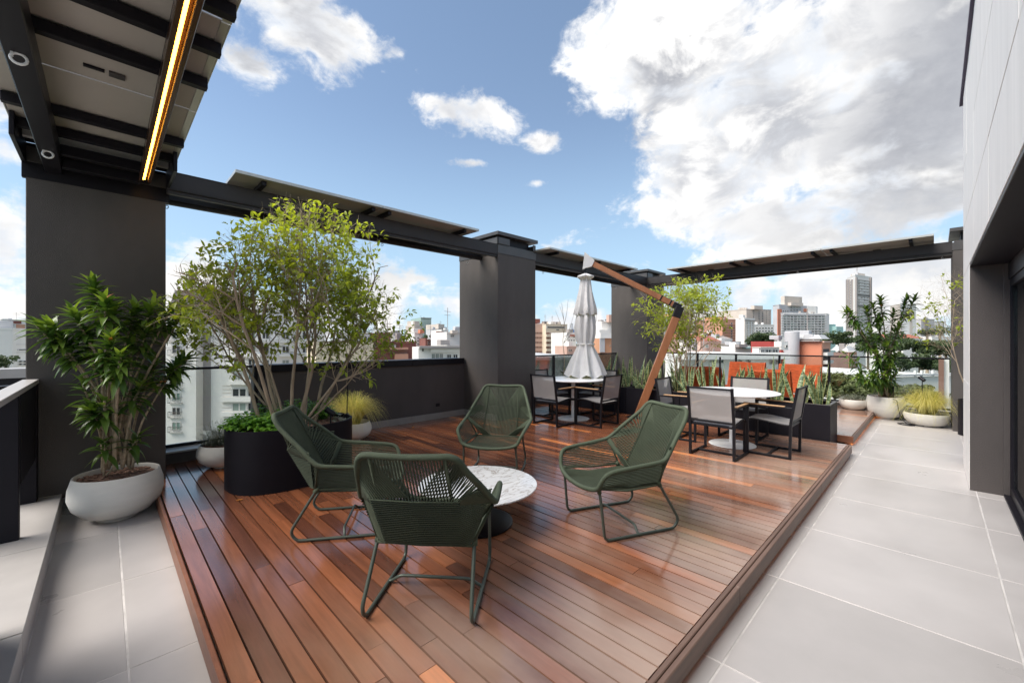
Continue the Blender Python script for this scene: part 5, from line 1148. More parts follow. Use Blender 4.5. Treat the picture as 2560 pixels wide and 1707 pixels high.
for y in (838, 873, 908):
    for x in (655, 705, 755): A4.piece(0, x, y - 9, x + 18, y + 9, U['win'], 'window', 1.); A4.slab(0, x - 8, y + 11, x + 32, y + 18, 'white', 'balcony', 1.3)
o = tuple(P3(500, 799, 84)); t = thing('mansard_roof', 'dark slate mansard roof on top of the white apartment block', 'roof', o)
f1, f2 = P3(410, 799, 81.5), P3(590, 799, 83); back = Vector((FW[0], FW[1], 0)) * 12; z0, z1 = P3(500, 796, 82).z, P3(500, 728, 84).z
T1, T2 = P3(437, 728, 85), P3(572, 728, 86); p = MB(o); ve = [Vector((f1.x, f1.y, z0)), Vector((f2.x, f2.y, z0)), Vector((f2.x, f2.y, z0)) + back, Vector((f1.x, f1.y, z0)) + back]; vt = [Vector((T1.x, T1.y, z1)), Vector((T2.x, T2.y, z1)), Vector((T2.x, T2.y, z1)) + back * .6, Vector((T1.x, T1.y, z1)) + back * .6]
p.add(ve + vt, [(3, 2, 1, 0), (4, 5, 6, 7), (0, 1, 5, 4), (1, 2, 6, 5), (2, 3, 7, 6), (3, 0, 4, 7)]); p.build('slope', C_['roof'], t)
p = MB(o); p.bar(vt[0] + Vector((0, 0, .15)), vt[1] + Vector((0, 0, .15)), .4, .25); p.build('ridge_cap', C_['grey'], t)
for x, h in ((468, 3.2), (482, 4.2)): a = P3(x, 726, 86); p = MB(o); p.tube([a, a + Vector((0, 0, h))], .05, 4); p.tube([a + Vector((-1.3, .8, h * .8)), a + Vector((1.3, -.8, h * .8))], .04, 4); p.build('antenna', C_['dgrey'], t)
# far left slot
L1 = B('apartment_building', 'white office block with banded windows at the far left edge', 'building', [(31, 75), (75, 80)], 824, 'white', dep=12)
for y in (840, 860, 880): L1.slab(0, 41, y, 70, y + 1, 'grey', 'groove', .2)
L1.piece(0, 43, 872.5, 70, 875.5, U['dark'], 'window', 1.); L1.grid(0, 43, 66, 2, 900, 914, 2, .8, .7); L1.grid(0, 43, 66, 2, 920, 927, 1, .8, .7)
L2 = B('apartment_building', 'beige apartment tower with a mauve panel at the far left edge', 'building', [(-60, 110), (27, 120)], 819, 'beige', dep=14); L2.slab(0, 10, 839, 21, 885, 'brick2', 'wall_panel', .4)
L2.grid(0, 2, 9, 1, 846, 900, 7, .7, .2); L2.grid(0, 21.5, 27, 1, 852, 872, 3, .9, .5)
L3 = B('apartment_building', 'pale block with a brick-red band far away at the left edge', 'building', [(3, 200), (80, 210)], 799, 'white', dep=14); L3.slab(0, 19, 801, 53, 808, 'brick', 'wall_panel', .4); L3.grid(0, 15, 38, 3, 809, 818, 2, .5, .4); L3.slab(0, 40, 810, 62, 824, 'lorange', 'wall_panel', .5)

# between the tree and the middle pillar
G1 = B('warehouse', 'low cream gable wall behind the leafy tree', 'building', [(790, 60), (934, 64)], 852, 'peach', dep=20, cap=False)
G1b = B('house', 'grey stepped houses above the cream gable wall', 'house', [(840, 90), (928, 92)], 834, 'white', dep=12); G1b.grid(0, 850, 925, 4, 838, 850, 1, .4, .6); G1b.slab(0, 917, 833, 927, 851, 'grey')
G2 = B('brick_building', 'dark red brick building with a tower block above the parapet coping', 'building', [(934, 70), (1040, 73)], 858, 'brick', dep=16)
G2.slab(0, 927, 832, 942, 850, 'brick', 'side_tower', 2.); G2.slab(0, 941, 831, 973, 858, 'brick', 'tower', 3.); G2.slab(0, 936, 828.5, 970, 831.5, 'beige', 'cornice', 3.4); G2.slab(0, 967, 868, 1018, 873.5, 'lorange', 'balcony', 2.); G2.slab(0, 985, 884, 1018, 897, 'lorange', 'balcony', 2.)
G2.slab(0, 972, 874.5, 1018, 883, 'brown', 'recess', .3); G2.piece(0, 999, 874.5, 1010, 883, U['dark'], 'window', 1.); G2.piece(0, 1011, 874.5, 1017, 883, U['dark'], 'window', 1.); G2.slab(0, 979, 862, 988, 873, 'white', 'water_tank', 1.5)
for y in (862, 889): G2.piece(0, 937, y - 5, 940, y + 5, U['dark'], 'window', 1.)
G3 = B('house', 'small white house with a flat roof above the red brick building', 'house', [(973, 95), (995, 95)], 843.5, 'white', dep=8); G3.grid(0, 980, 991, 2, 848, 855, 1, .8, .9, 'win'); G3.slab(0, 995, 853, 1007, 857, 'white')
G4 = B('apartment_building', 'beige apartment tower with an orange roof block left of the middle pillar', 'building', [(1014, 130), (1036, 128), (1057, 131)], 817, 'beige', zb=-30); G4.top(.0, .8, 1.5, 'beige')
G4b = B('apartment_building', 'pale apartment front with a column of dark windows left of the middle pillar', 'building', [(1036, 120), (1055, 121)], 833, 'white', dep=7); G4b.slab(0, 1045, 823.5, 1055, 832.6, 'orange', 'roof_block', 5.)
for j in range(7): G4b.piece(0, 1043, 842 + j * 8, 1046.6, 844.8 + j * 8, U['dark'], 'window', 1.); G4b.piece(0, 1053.5, 842 + j * 8, 1056, 844.8 + j * 8, U['dark'], 'window', 1.)
G4b.piece(0, 1032, 842, 1036, 845, U['dark'], 'window', 1.)
G5 = B('office_tower', 'green glass office tower rising left of the middle pillar', 'building', [(1052, 420), (1078, 425)], 794, 'tglass', dep=40)
G5.bands(0, 1052, 1078, [798 + i * 3.2 for i in range(13)], 1.0, 'white', 1., 'floor_band'); G5.slab(0, 1051.5, 793.5, 1078.5, 795.2, 'dgrey', 'roof_edge', 2)
G5b = B('office_tower', 'lower green glass office wing beside the green glass tower', 'building', [(1038, 400), (1060, 402)], 812, 'tglass', dep=30); G5b.bands(0, 1038, 1060, [815 + i * 2.6 for i in range(9)], .9, 'white', 1., 'floor_band')
G6 = B('apartment_building', 'grey stepped tower on the skyline left of the middle pillar', 'building', [(1096, 300), (1111, 303)], 811, 'beige', dep=20); G6.slab(0, 1108, 817, 1117, 845, 'grey'); G6.grid(0, 1102, 1112, 2, 818, 838, 6, .5, .4)
G6b = B('apartment_building', 'blue-grey block with small windows on the skyline left of the middle pillar', 'building', [(1079, 280), (1098, 282)], 823, 'grey', dep=20); G6b.grid(0, 1080, 1097, 4, 826, 842, 4, .5, .45)
G6c = B('apartment_building', 'white banded block on the skyline beside the middle pillar', 'building', [(1104, 220), (1121, 222)], 825, 'white', dep=15); G6c.grid(0, 1105, 1120, 2, 827, 848, 4, .75, .4)
G7 = B('brick_building', 'red brick house with a square tower near the middle pillar', 'building', [(1064, 110), (1117, 112)], 848, 'brick', dep=12); G7.slab(0, 1090, 828, 1106, 848, 'brick', 'tower', 3.); G7.slab(0, 1068, 845, 1108, 848, 'white', 'cornice', 1.); G7.grid(0, 1068, 1079, 1, 852, 862, 2, .8, .5); G7.slab(0, 1108, 843, 1117, 862, 'brick', 'wall_panel', 1.)
G8 = B('apartment_building', 'weathered white block with a stepped roof touching the middle pillar', 'building', [(1117, 95), (1160, 97)], 833, 'white', dep=12); G8.slab(0, 1125, 825, 1139, 833, 'beige', 'roof_block', 3.); G8.slab(0, 1132, 820, 1150, 826, 'grey', 'water_tank', 3.)
for x in (1126, 1131): G8.piece(0, x, 837, x + 3, 841.5, U['dark'], 'window', 1.)
G8.piece(0, 1121, 857, 1124, 863, U['win'], 'window', 1.); G8.antenna(.45, 6)
G9 = B('house', 'old white house with a stained eave and tall windows above the coping', 'house', [(1046, 50), (1180, 52)], 869, 'white', dep=10, cap=False); G9.slab(0, 1047, 864, 1180, 869.5, 'dgrey', 'eave', 2.4); G9.slab(0, 1076, 871, 1180, 880, 'white', 'wall_panel', .8)
for x in (1079, 1089, 1099.5): G9.piece(0, x, 883, x + 8, 897, U['win'], 'window', 1.)
for x in (1117, 1133): G9.piece(0, x, 885, x + 11, 897, U['win'], 'window', 1.)
G9.piece(0, 1055, 871, 1059, 878, U['dark'], 'window', 1.)

# between the middle and the corner pillar
M1 = B('apartment_building', 'pink block with dark balcony strips right of the middle pillar', 'building', [(1325, 190), (1360, 192)], 808, 'pink', dep=16, cap=False); M1.top(.45, .9, 2.0, 'brick')
M1.bands(0, 1325, 1360, [829.5 + i * 11.9 for i in range(5)], 4.2, 'brown', .15, 'window_band')
for i in range(5): M1.grid(0, 1336, 1358, 3, 829.5 + i * 11.9, 833.5 + i * 11.9, 1, .4, .8)
M1b = B('apartment_building', 'dark narrow stair shaft between the pink and cream apartment fronts', 'building', [(1360, 193), (1366, 193)], 808, 'dark', dep=10, cap=False)
M2 = B('apartment_building', 'cream apartment block with dark balcony strips left of the closed umbrella', 'building', [(1365, 188), (1418, 192)], 811, 'cream', dep=16); M2.top(.35, .85, 1.2, 'beige')
M2.piece(0, 1366, 815.5, 1414, 819.5, U['dark'], 'window_band', 1.); M2.piece(0, 1390, 822.5, 1398, 825, U['dark'], 'window', 1.)
for i in range(5): M2.slab(0, 1365.5, 830.3 + i * 11.9, 1417, 834.8 + i * 11.9, 'brown', 'window_band', .15); M2.grid(0, 1372, 1400, 4, 830.6 + i * 11.9, 834.6 + i * 11.9, 1, .55, .8, 'win'); M2.slab(0, 1364, 835.5 + i * 11.9, 1418, 841.5 + i * 11.9, 'cream', 'balcony', 1.8)
M3 = B('house', 'whitish houses stepping down beside the cream apartment block', 'house', [(1417, 150), (1440, 152)], 833, 'white', dep=10); M3.grid(0, 1419, 1438, 3, 838, 870, 4, .5, .4, skip=.3); M3.slab(0, 1425, 836, 1440, 840, 'tileroof', 'roof', 1.5)
M3b = B('apartment_building', 'small blue tower peeping out beside the closed umbrella', 'building', [(1427, 400), (1436, 400)], 824, 'blue', dep=20); M3b.top(.3, .8, 6, 'grey')
M3c = B('brick_building', 'brick house with a small window low beside the closed umbrella', 'building', [(1417, 120), (1450, 121)], 868, 'pink', dep=10); M3c.grid(0, 1420, 1430, 2, 872, 878, 1, .7, .8)
M4 = B('warehouse', 'pale corrugated warehouse roof just below the glass railing left of the umbrella', 'building', [(1325, 42), (1480, 44)], 893, 'metal', dep=30, cap=False); M4.slab(0, 1325, 893, 1480, 900, 'metal', 'eave', 1.)
M4.grid(0, 1362, 1370, 1, 925, 940, 2, .6, .4)
M5 = B('apartment_building', 'light grey stepped tower right of the closed umbrella', 'building', [(1504, 140), (1540, 141)], 805, 'white', dep=14); M5.slab(0, 1516, 787, 1540, 805, 'pink', 'roof_block', 4.); M5.grid(0, 1511, 1516, 1, 797, 805, 2, .8, .5); M5.slab(0, 1494, 824, 1520, 845, 'white', 'wing', 3.); M5.antenna(.1, 5)
M6 = B('brick_building', 'orange brick block right of the closed umbrella, beside the corner pillar', 'building', [(1499, 100), (1545, 101)], 845, 'orange2', dep=12, cap=False); M6.slab(0, 1499, 845, 1511, 880, 'grey', 'wall_panel', .5); M6.piece(0, 1524, 862, 1526, 865, U['dark'], 'window', 1.); M6.slab(0, 1499, 832, 1540, 845, 'white', 'wing', 1.)

# right bay
R1 = B('apartment_building', 'white and orange brick block behind the slender garden tree', 'building', [(1640, 115), (1697, 117)], 793, 'white', dep=12)
for j in range(7): R1.slab(0, 1683, 798 + j * 11.2, 1697, 802 + j * 11.2, 'dark', 'balcony_gap', .2)
R1b = B('brick_building', 'orange brick tower behind the slender garden tree', 'building', [(1696, 116), (1719, 117)], 785, 'orange2', dep=12); R1b.grid(0, 1700, 1717, 2, 795, 860, 6, .4, .35)
R2 = B('apartment_building', 'white banded tower rising behind the slender garden tree', 'building', [(1764, 260), (1789, 262)], 784, 'white', dep=20); R2.grid(0, 1765, 1788, 4, 790, 836, 10, .75, .38)
R2b = B('apartment_building', 'small grey skyline block left of the orange apartment block', 'building', [(1795, 330), (1808, 331)], 826, 'grey', dep=20); R2b.grid(0, 1796, 1807, 3, 830, 844, 4, .5, .4)
R2c = B('house', 'small dark red house on the skyline behind the slender garden tree', 'house', [(1771, 150), (1789, 151)], 836, 'red', dep=8)
R3 = B('apartment_building', 'orange apartment block with thin floor lines', 'building', [(1806, 170), (1839, 173)], 799, 'lorange', dep=14); R3.top(.35, .75, 1.2, 'orange2')
for j in range(7): R3.slab(0, 1806, 811.5 + j * 6.6, 1839, 812.6 + j * 6.6, 'brown', 'floor_band', .5); R3.piece(0, 1827, 806 + j * 6.6, 1830.5, 810.5 + j * 6.6, U['dark'], 'window', 1.)
R4 = B('apartment_building', 'white tower with a blank side and a window grid in front of the skyline', 'building', [(1839, 150), (1861, 146), (1887, 150)], 798, 'white')
R4.slab(1, 1861, 798.5, 1887, 801.5, 'dgrey', 'roof_edge', .5); R4.grid(1, 1865, 1885, 3, 804, 866, 10, .5, .5, 'win')
for x in (1861.6, 1866.5, 1874.5, 1882): R4.slab(1, x, 801.8, x + 1.1, 866, 'beige', 'rib', .3)
R5 = B('apartment_building', 'broad beige apartment tower with dark window columns on the skyline', 'building', [(1866, 250), (1928, 256)], 773, 'beige', dep=20); R5.slab(0, 1877, 764, 1898, 773, 'beige', 'roof_block', 5.)
for x in (1896, 1905): 
    for j in range(12): R5.piece(0, x, 779 + j * 4.3, x + 2.6, 781.6 + j * 4.3, U['dark'], 'window', 1.)
R5.grid(0, 1880, 1887, 1, 775, 812, 10, .5, .3); R5.grid(0, 1912, 1926, 2, 775, 815, 9, .35, .3)
R5b = B('apartment_building', 'beige tower with slotted roof edge behind the white gridded tower', 'building', [(1844, 270), (1868, 271)], 776, 'beige', dep=20)
for x in (1845, 1850, 1856, 1862): R5b.slab(0, x, 769, x + 2.4, 776, 'beige', 'roof_fin', 3.)
R5b.grid(0, 1845, 1867, 4, 780, 800, 6, .35, .4)
R6 = B('apartment_building', 'low white block with dark window strips above the big dark tree', 'building', [(1886, 175), (1935, 178)], 812, 'white', dep=14); R6.grid(0, 1888, 1933, 6, 816, 852, 5, .7, .38)
R7 = B('apartment_building', 'large grey and red apartment block with a raised roof block', 'building', [(1932, 235), (1948, 230), (2021, 240)], 764, 'grey'); R7.top(.3, .9, 5., 'beige')
R7.slab(1, 1969, 756, 1999, 764, 'beige', 'roof_block', 4.); R7.slab(1, 1943, 772, 1953, 846, 'orange', 'wall_panel', .6); R7.slab(1, 2009, 771, 2021, 779, 'orange', 'wall_panel', .6); R7.grid(1, 1950, 1972, 4, 774, 784, 2, .6, .5); R7.grid(1, 1974, 2004, 4, 765, 778, 2, .7, .6, 'win'); R7.grid(1, 1945, 1951, 1, 775, 850, 14, .6, .4)
R8 = B('hospital', 'long white institutional block with rows of windows on the skyline', 'building', [(1952, 200), (2066, 204), (2073, 210)], 783, 'white')
R8.grid(0, 1958, 2062, 12, 788, 838, 8, .78, .62, 'win', skip=.0); R8.slab(0, 1957, 784, 2060, 786.5, 'grey', 'roof_edge', 1.); R8.top(.55, .75, 3.5, 'white')
for j in range(9): R8.slab(0, 1953, 787.2 + j * 6.25, 2065, 788.4 + j * 6.25, 'grey', 'floor_band', .8)
R8.grid(0, 2020, 2056, 8, 838, 842.5, 1, .5, .9)
R9 = B('apartment_building', 'pale teal block on the skyline left of the tall tower', 'building', [(2073, 380), (2089, 382)], 811, 'teal', dep=20); R9.slab(0, 2080, 816, 2097, 835, 'teal', 'wing', 8.)
R9b = B('apartment_building', 'small grey-white skyline block left of the tall tower', 'building', [(2094, 420), (2108, 421)], 818, 'white', dep=20); R9b.grid(0, 2095, 2107, 3, 822, 832, 3, .4, .4)
T = B('apartment_tower', 'tall grey residential tower with dark vertical ribs behind the cane plant', 'building', [(2117, 150), (2138, 142), (2177, 147)], 697, 'white'); T.top(.1, .7, 1.2, 'beige')
for x in (2117.3, 2123, 2130): T.slab(0, x, 699, x + 2.6, 840, 'dgrey', 'rib', .7)
for j in range(20): T.piece(0, 2120.5, 704 + j * 6.6, 2122.7, 708 + j * 6.6, U['dark'], 'window', 1.); T.piece(0, 2126.3, 704 + j * 6.6, 2129, 708 + j * 6.6, U['dark'], 'window', 1.)
for x in (2137.6, 2173.5): T.slab(1, x, 693, x + 2.6, 840, 'dgrey', 'rib', .9)
for j in range(20): T.slab(1, 2141, 698 + j * 6.9, 2173, 699 + j * 6.9, 'dgrey', 'floor_band', .35)
for j in range(20):
    if j in (5, 9): T.slab(1, 2141, 701 + j * 6.9, 2173, 703 + j * 6.9, 'dark', 'window_band', .3)
    else: T.grid(1, 2143, 2172, 4, 700.2 + j * 6.9, 704 + j * 6.9, 1, .42, .7, 'dark' if j % 3 else 'win', skip=.35)
K1 = B('brick_building', 'salmon-red apartment building with a grey lift shaft and balconies behind the glass railing', 'building', [(1988, 62), (2054, 58), (2075, 61)], 853, 'orange', cap=False)
K1.slab(0, 1988, 849.5, 2055, 853, 'dgrey', 'roof_edge', .8); K1.hip(.6, 'metal', .3, 1.0); K1.slab(1, 2055, 851.5, 2075.5, 856, 'pink', 'roof_edge', .5)
K1.slab(1, 2055, 853, 2075, 1010, 'lorange', 'wall_panel', .1)
for y in (872, 892, 912): K1.slab(1, 2056.5, y, 2071, y + 8, 'dark', 'balcony_gap', .16); K1.slab(1, 2056.5, y + 8.5, 2072, y + 17, 'white', 'balcony', 1.1)
K2 = B('brick_building', 'narrow red building wing left of the grey lift shaft', 'building', [(1953, 63), (1971, 63)], 853, 'red', dep=8, cap=False)
for y, k_ in ((857, 'win'), (875, 'dark'), (894, 'win')): K2.piece(0, 1958.5, y - 3.5, 1968, y + 3.5, U[k_], 'window', 1.)
o = tuple(P3(1979.5, 830, 61)); t = thing('lift_shaft', 'grey rendered lift shaft with a small roof tank beside the salmon-red building', 'building', (o[0], o[1], -30)); p = MB((o[0], o[1], -30)); p.lathe([(.95, -0.), (.95, 33.0), (.80, 33.1), (0, 33.1)], (o[0], o[1], -30), 20); p.build('shaft', C_['grey'], t, R_(40))
q_ = P3(2006, 840, 63); p = MB((o[0], o[1], -30)); p.box(q_.x - 1, q_.y - 1, 1.6, q_.x + 1, q_.y + 1, 3.2, .05); p.build('roof_tank', C_['grey'], t)
K3 = B('brick_building', 'dusty brick wall with an orange gridded end beyond the glass railing', 'building', [(2076, 78), (2121, 72), (2141, 76)], 880, 'brick2', cap=False); K3.slab(1, 2121, 880, 2141, 960, 'orange2', 'wall_panel', .1); K3.grid(1, 2123, 2140, 3, 884, 950, 8, .5, .6, 'win'); K3.hip(.8, 'metal', .4, 1.02)
H1 = B('house', 'long white building with wide eaves behind the orange armchairs', 'house', [(1700, 45), (1952, 47)], 886, 'white', dep=14, cap=False); H1.slab(0, 1700, 882, 1955, 897, 'white', 'parapet_band', 2.2); H1.slab(0, 1700, 896.5, 1954, 898.2, 'grey', 'groove', 2.25)
for x0, x1 in ((1777, 1791), (1793, 1808)): H1.piece(0, x0, 898.5, x1, 907, U['win'], 'window', 1.)
for x in (1847, 1868, 1924, 1938, 1738): H1.piece(0, x, 899, x + 7, 910, U['win'], 'window', 1.)
H2 = B('house', 'pinkish house with a small square window and a tiled roof above the railing', 'house', [(1750, 60), (1802, 61)], 858, 'pink', dep=10); H2.piece(0, 1762, 861, 1770, 869, U['win'], 'window', 1.); H2.piece(0, 1782, 871, 1784.5, 881, U['dark'], 'window', 1.); H2.hip(1.1, 'tileroof', .5)
H3 = B('house', 'pink house on the left behind the wooden umbrella mast', 'house', [(1640, 50), (1702, 51)], 855, 'pink', dep=10)
for y in (890, 908): H3.piece(0, 1667, y - 3, 1672, y + 3, U['dark'], 'window', 1.)
H3.piece(0, 1686, 915, 1691, 925, U['win'], 'window', 1.); H3.slab(0, 1675, 890, 1702, 925, 'white')
H4 = B('house', 'cluster of grey balconies with plants behind the railing', 'house', [(1802, 85), (1842, 86)], 862, 'beige', dep=8); H4.grid(0, 1804, 1840, 5, 866, 882, 2, .6, .5); H4.slab(0, 1812, 853, 1838, 862, 'grey', 'roof_block', 3.)
H5 = B('house', 'white annex with a green roof strip behind the railing', 'house', [(1838, 75), (1880, 76)], 871, 'white', dep=8); H5.slab(0, 1855, 867.5, 1878, 871, 'teal', 'roof_edge', 2.); H5.slab(0, 1837, 860, 1857, 867, 'dgrey', 'roof_block', 2.)
H6 = B('house', 'white house with a red tiled roof and dormer windows behind the railing', 'house', [(1872, 56), (1956, 58)], 885, 'tileroof', dep=10, cap=False); H6.slab(0, 1881, 868, 1931, 881, 'white', 'dormer', 2.); H6.slab(0, 1880, 866.5, 1932, 868.5, 'beige', 'eave', 2.6)
for x0, x1 in ((1883, 1891), (1895, 1909), (1912, 1926)):
    w_ = H6.piece(0, x0, 873, x1, 880, U['win'], 'window', 1., 1.06)
H6.slab(0, 1936, 853, 1953, 874, 'white', 'wall_panel', 2.); H6.piece(0, 1944, 862, 1950, 868, U['dark'], 'window', 1., 1.06)
H7 = B('house', 'row of small pale houses behind the slender garden tree', 'house', [(1738, 95), (1830, 97)], 851, 'white', dep=8); H7.grid(0, 1740, 1828, 12, 852, 858, 1, .5, .6); H7.hip(.8, 'dgrey', .3)
# right side
S1 = B('apartment_tower', 'plain pale tower behind the cane plant at the far right', 'building', [(2226, 190), (2251, 180), (2290, 186)], 764, 'white'); S1.slab(0, 2226, 764, 2251, 840, 'beige', 'wall_panel', .1)
S1.slab(1, 2274, 770, 2281, 834, 'beige', 'wall_panel', .08)
S2 = B('apartment_building', 'blue-grey block with stepped roof at the far right skyline', 'building', [(2303, 240), (2336, 243)], 798, 'grey', dep=20); S2.slab(0, 2306, 794, 2313, 798, 'grey', 'roof_block', 3.); S2.slab(0, 2310, 800, 2319, 835, 'dgrey', 'shaft', .5)
S3 = B('apartment_building', 'white slab block at the far right skyline', 'building', [(2335, 250), (2361, 252)], 804, 'white', dep=20); S3.grid(0, 2355, 2360, 1, 806, 826, 7, .7, .5)
S4 = B('apartment_building', 'narrow beige block with balconies at the far right skyline', 'building', [(2292, 245), (2303, 246)], 806, 'beige', dep=18); S4.grid(0, 2297, 2303, 1, 808, 834, 7, .8, .45)
S5 = B('house', 'long house with a red tiled roof among the far trees', 'house', [(2258, 120), (2306, 122)], 848, 'white', dep=10); S5.hip(1.2, 'tileroof', .45); S5.grid(0, 2262, 2304, 5, 848, 853, 1, .4, .7)
S6 = B('house', 'white roofs low on the skyline beside the far right pillar', 'house', [(2330, 170), (2392, 172)], 843, 'white', dep=10)
S7 = B('car_park', 'white low car park deck with railings seen through the glass at the far right', 'building', [(2225, 36), (2395, 38)], 942, 'white', dep=14, cap=False, zb=-30); S7.slab(0, 2225, 936, 2395, 940, 'grey', 'parapet_band', .5)
for x in (2284, 2300, 2328): S7.slab(0, x, 925, x + 2.5, 942, 'white', 'post', .3)
for i, (x, w_) in enumerate(((2353, 9), (2366, 3))):
    a = P3(x, 900, 22); p = MB((a.x, a.y, -30)); p.box(a.x - .1, a.y - .1, -30, a.x + .1, a.y + .1, P3(x, 896, 22).z); tag(p.build('mast_post', C_['brown' if i == 0 else 'white']), ('thick brown post below the terrace by the far right pillar', 'thin white post below the terrace by the far right pillar')[i], 'post')

# trees of the city
def crown(mb, c, rx, rz, n, s, q):
    K = max(5, int(n / 90)); cl = [(Vector(c) + Vector((q.gauss(0, .5) * rx, q.gauss(0, .5) * rx, q.uniform(-.55, .75) * rz)), q.uniform(.28, .5) * min(rx, rz * 1.4)) for _ in range(K)]
    for i in range(n):
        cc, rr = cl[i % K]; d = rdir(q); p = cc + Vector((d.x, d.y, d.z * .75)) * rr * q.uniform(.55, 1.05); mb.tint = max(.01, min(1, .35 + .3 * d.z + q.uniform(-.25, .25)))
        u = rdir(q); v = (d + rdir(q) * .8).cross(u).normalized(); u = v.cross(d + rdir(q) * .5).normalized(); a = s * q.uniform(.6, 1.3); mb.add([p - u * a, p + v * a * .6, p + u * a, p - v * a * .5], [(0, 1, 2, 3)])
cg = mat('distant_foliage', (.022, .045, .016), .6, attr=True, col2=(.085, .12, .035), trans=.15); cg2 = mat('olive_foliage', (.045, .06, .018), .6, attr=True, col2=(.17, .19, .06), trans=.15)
def ctree(label, x, y, d, wpx, hpx, n, m=cg, name='city_tree', seed=0):
    q = random.Random(int(x * 7 + y) + seed); c = P3(x, y, d); rx, rz = wpx / 2 / CF * d, hpx / 2 / CF * d; o = (c.x, c.y, -30); t = thing(name, label, 'tree', o, group='trees of the city beyond the terrace')
    p = MB(o); p.tube([(c.x, c.y, -30), (c.x + .3, c.y, c.z - rz * .4), (c.x, c.y + .2, c.z + rz * .3)], [rx * .10, rx * .07, rx * .03], 7); p.build('trunk', M['bark'], t, True)
    p = MB(o); crown(p, c, rx, rz, n, max(.09, .038 * rx + .0016 * d), q); p.build('crown', m, t, kind='stuff')
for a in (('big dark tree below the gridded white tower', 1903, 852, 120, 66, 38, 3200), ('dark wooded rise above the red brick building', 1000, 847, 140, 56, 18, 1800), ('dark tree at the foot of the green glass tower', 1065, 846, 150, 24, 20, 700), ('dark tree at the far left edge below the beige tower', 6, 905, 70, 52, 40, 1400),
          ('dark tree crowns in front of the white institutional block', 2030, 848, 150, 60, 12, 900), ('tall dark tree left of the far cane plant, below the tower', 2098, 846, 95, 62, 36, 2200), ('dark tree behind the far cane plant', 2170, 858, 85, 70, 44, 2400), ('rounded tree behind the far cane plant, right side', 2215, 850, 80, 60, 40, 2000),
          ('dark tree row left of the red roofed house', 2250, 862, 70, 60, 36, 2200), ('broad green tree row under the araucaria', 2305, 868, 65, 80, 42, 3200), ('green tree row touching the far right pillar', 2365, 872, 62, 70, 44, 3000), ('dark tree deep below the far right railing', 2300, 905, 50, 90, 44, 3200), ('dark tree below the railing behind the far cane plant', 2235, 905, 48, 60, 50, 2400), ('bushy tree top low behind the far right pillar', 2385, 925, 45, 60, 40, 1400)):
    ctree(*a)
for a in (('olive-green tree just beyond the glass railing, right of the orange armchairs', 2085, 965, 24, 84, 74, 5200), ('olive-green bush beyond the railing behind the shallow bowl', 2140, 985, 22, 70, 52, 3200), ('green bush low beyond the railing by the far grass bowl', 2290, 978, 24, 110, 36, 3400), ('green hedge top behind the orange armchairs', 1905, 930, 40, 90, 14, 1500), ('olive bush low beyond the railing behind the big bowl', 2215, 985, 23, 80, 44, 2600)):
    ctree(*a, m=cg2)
# araucaria
for (x, y, h, w_, lb) in ((2350, 833, 26, 44, 'umbrella-shaped araucaria pine on the far right skyline'), (2318, 837, 14, 28, 'smaller araucaria pine left of the umbrella-shaped one')):
    d = 105; c = P3(x, y, d); o = (c.x, c.y, -30); t = thing('araucaria_tree', lb, 'tree', o, group='trees of the city beyond the terrace'); p = MB(o); zt_ = P3(x, y - h * .38, d).z; p.tube([(c.x, c.y, -30), (c.x, c.y, zt_)], [.5, .25], 7); p.build('trunk', M['bark'], t, True); p = MB(o); q = random.Random(x)
    for i in range(16):
        a = i * 2.4; L = w_ / 2 / CF * d * q.uniform(.6, 1.0); z = zt_ - q.uniform(0, h * .5) / CF * d; e = Vector((c.x + L * math.cos(a), c.y + L * math.sin(a), z + .5)); p.tint = .2; p.tube([(c.x, c.y, z - .4), e], [.09, .04], 4)
        for _ in range(60): u = rdir(q) * .75; pp = e + Vector((u.x, u.y, u.z * .45)); v = rdir(q) * .24; w2 = rdir(q) * .24; p.tint = q.uniform(.05, .5); p.add([pp, pp + v, pp + v + w2], [(0, 1, 2)])
    p.build('crown', cg, t, kind='stuff')
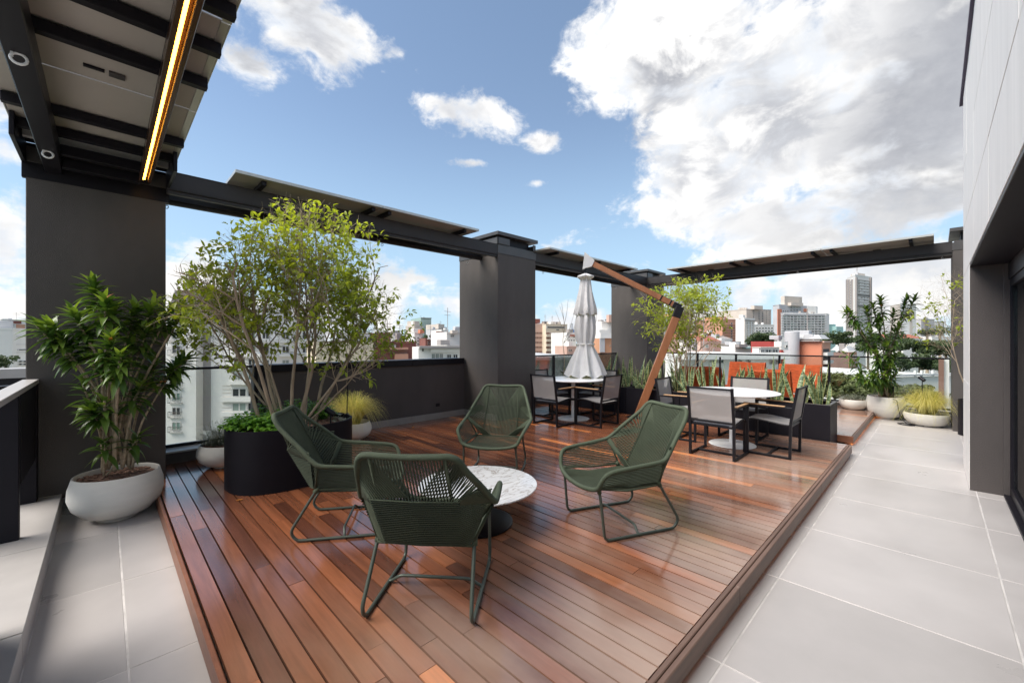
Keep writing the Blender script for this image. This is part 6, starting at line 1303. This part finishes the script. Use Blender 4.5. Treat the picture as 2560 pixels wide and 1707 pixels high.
# small houses that fill the far rooftops, one low sheet of streets between them
# roof plant: tanks, vents and aerials on the flat roofs
q = random.Random(5)
for bb in [v for v in list(globals().values()) if isinstance(v, B)]:
    if len(bb.P) < 2 or bb in (A, G1, M4, S7, H6, A3): continue
    a_, b_, c_, d_ = [Vector((*p, 0)) for p in bb.foot]; W_ = (b_ - a_).length
    for _ in range(2 if W_ > 8 else 1):
        u_ = a_.lerp(b_, q.uniform(.15, .85)).lerp(d_.lerp(c_, .5), q.uniform(.1, .4)); h_ = q.uniform(.5, 1.4); p = MB(bb.o); w_ = q.uniform(.5, 1.3); p.box(u_.x - w_, u_.y - w_ * .6, bb.zt + .3, u_.x + w_, u_.y + w_ * .6, bb.zt + .4 + h_, .05); p.build('roof_plant', C_[q.choice(('grey', 'white', 'dgrey'))], bb.t)
    if q.random() < .5: bb.antenna(q.uniform(.2, .8), q.uniform(2.5, 5))
# small houses that fill the far rooftops
q = random.Random(77)
LM = [(450, 'beyond the white apartment block'), (900, 'beyond the cream gable wall'), (1080, 'left of the middle pillar'), (1380, 'between the middle pillar and the umbrella'), (1520, 'right of the closed umbrella'), (1700, 'behind the slender garden tree'), (1850, 'below the gridded white tower'), (2010, 'below the long institutional block'), (2140, 'at the foot of the tall ribbed tower'), (2300, 'on the far right skyline')]
used = set(); CN = dict(white='white', cream='cream', beige='beige', pink='pink', grey='grey'); RN = dict(tileroof='red-tiled', metal='metal', dgrey='dark')
for i in range(46):
    x = q.uniform(380, 2400); d = q.uniform(130, 340)
    y = CY + q.uniform(4, 16) + 900 / d; m_ = q.choice(list(CN)); rf = q.choice(('tileroof', 'tileroof', 'metal', 'dgrey')); wd = q.uniform(7, 13) / d * CF
    lb = f'small {CN[m_]} house with a {RN[rf]} roof {min(LM, key=lambda e: abs(e[0] - x))[1]}'
    if lb in used or 1145 < x + wd and x < 1340 or 1530 < x < 1660: continue
    used.add(lb); h_ = B('far_house', lb, 'house', [(x, d), (x + wd, d + q.uniform(-2, 2))], y, m_, dep=9, group='small houses among the distant rooftops')
    h_.hip(q.uniform(1, 2), rf, .5)
    for k_ in range(3): h_.piece(0, x + wd * (.2 + .25 * k_), y + .8, x + wd * (.32 + .25 * k_), y + 2.6, U['dark'], 'window', 1.)
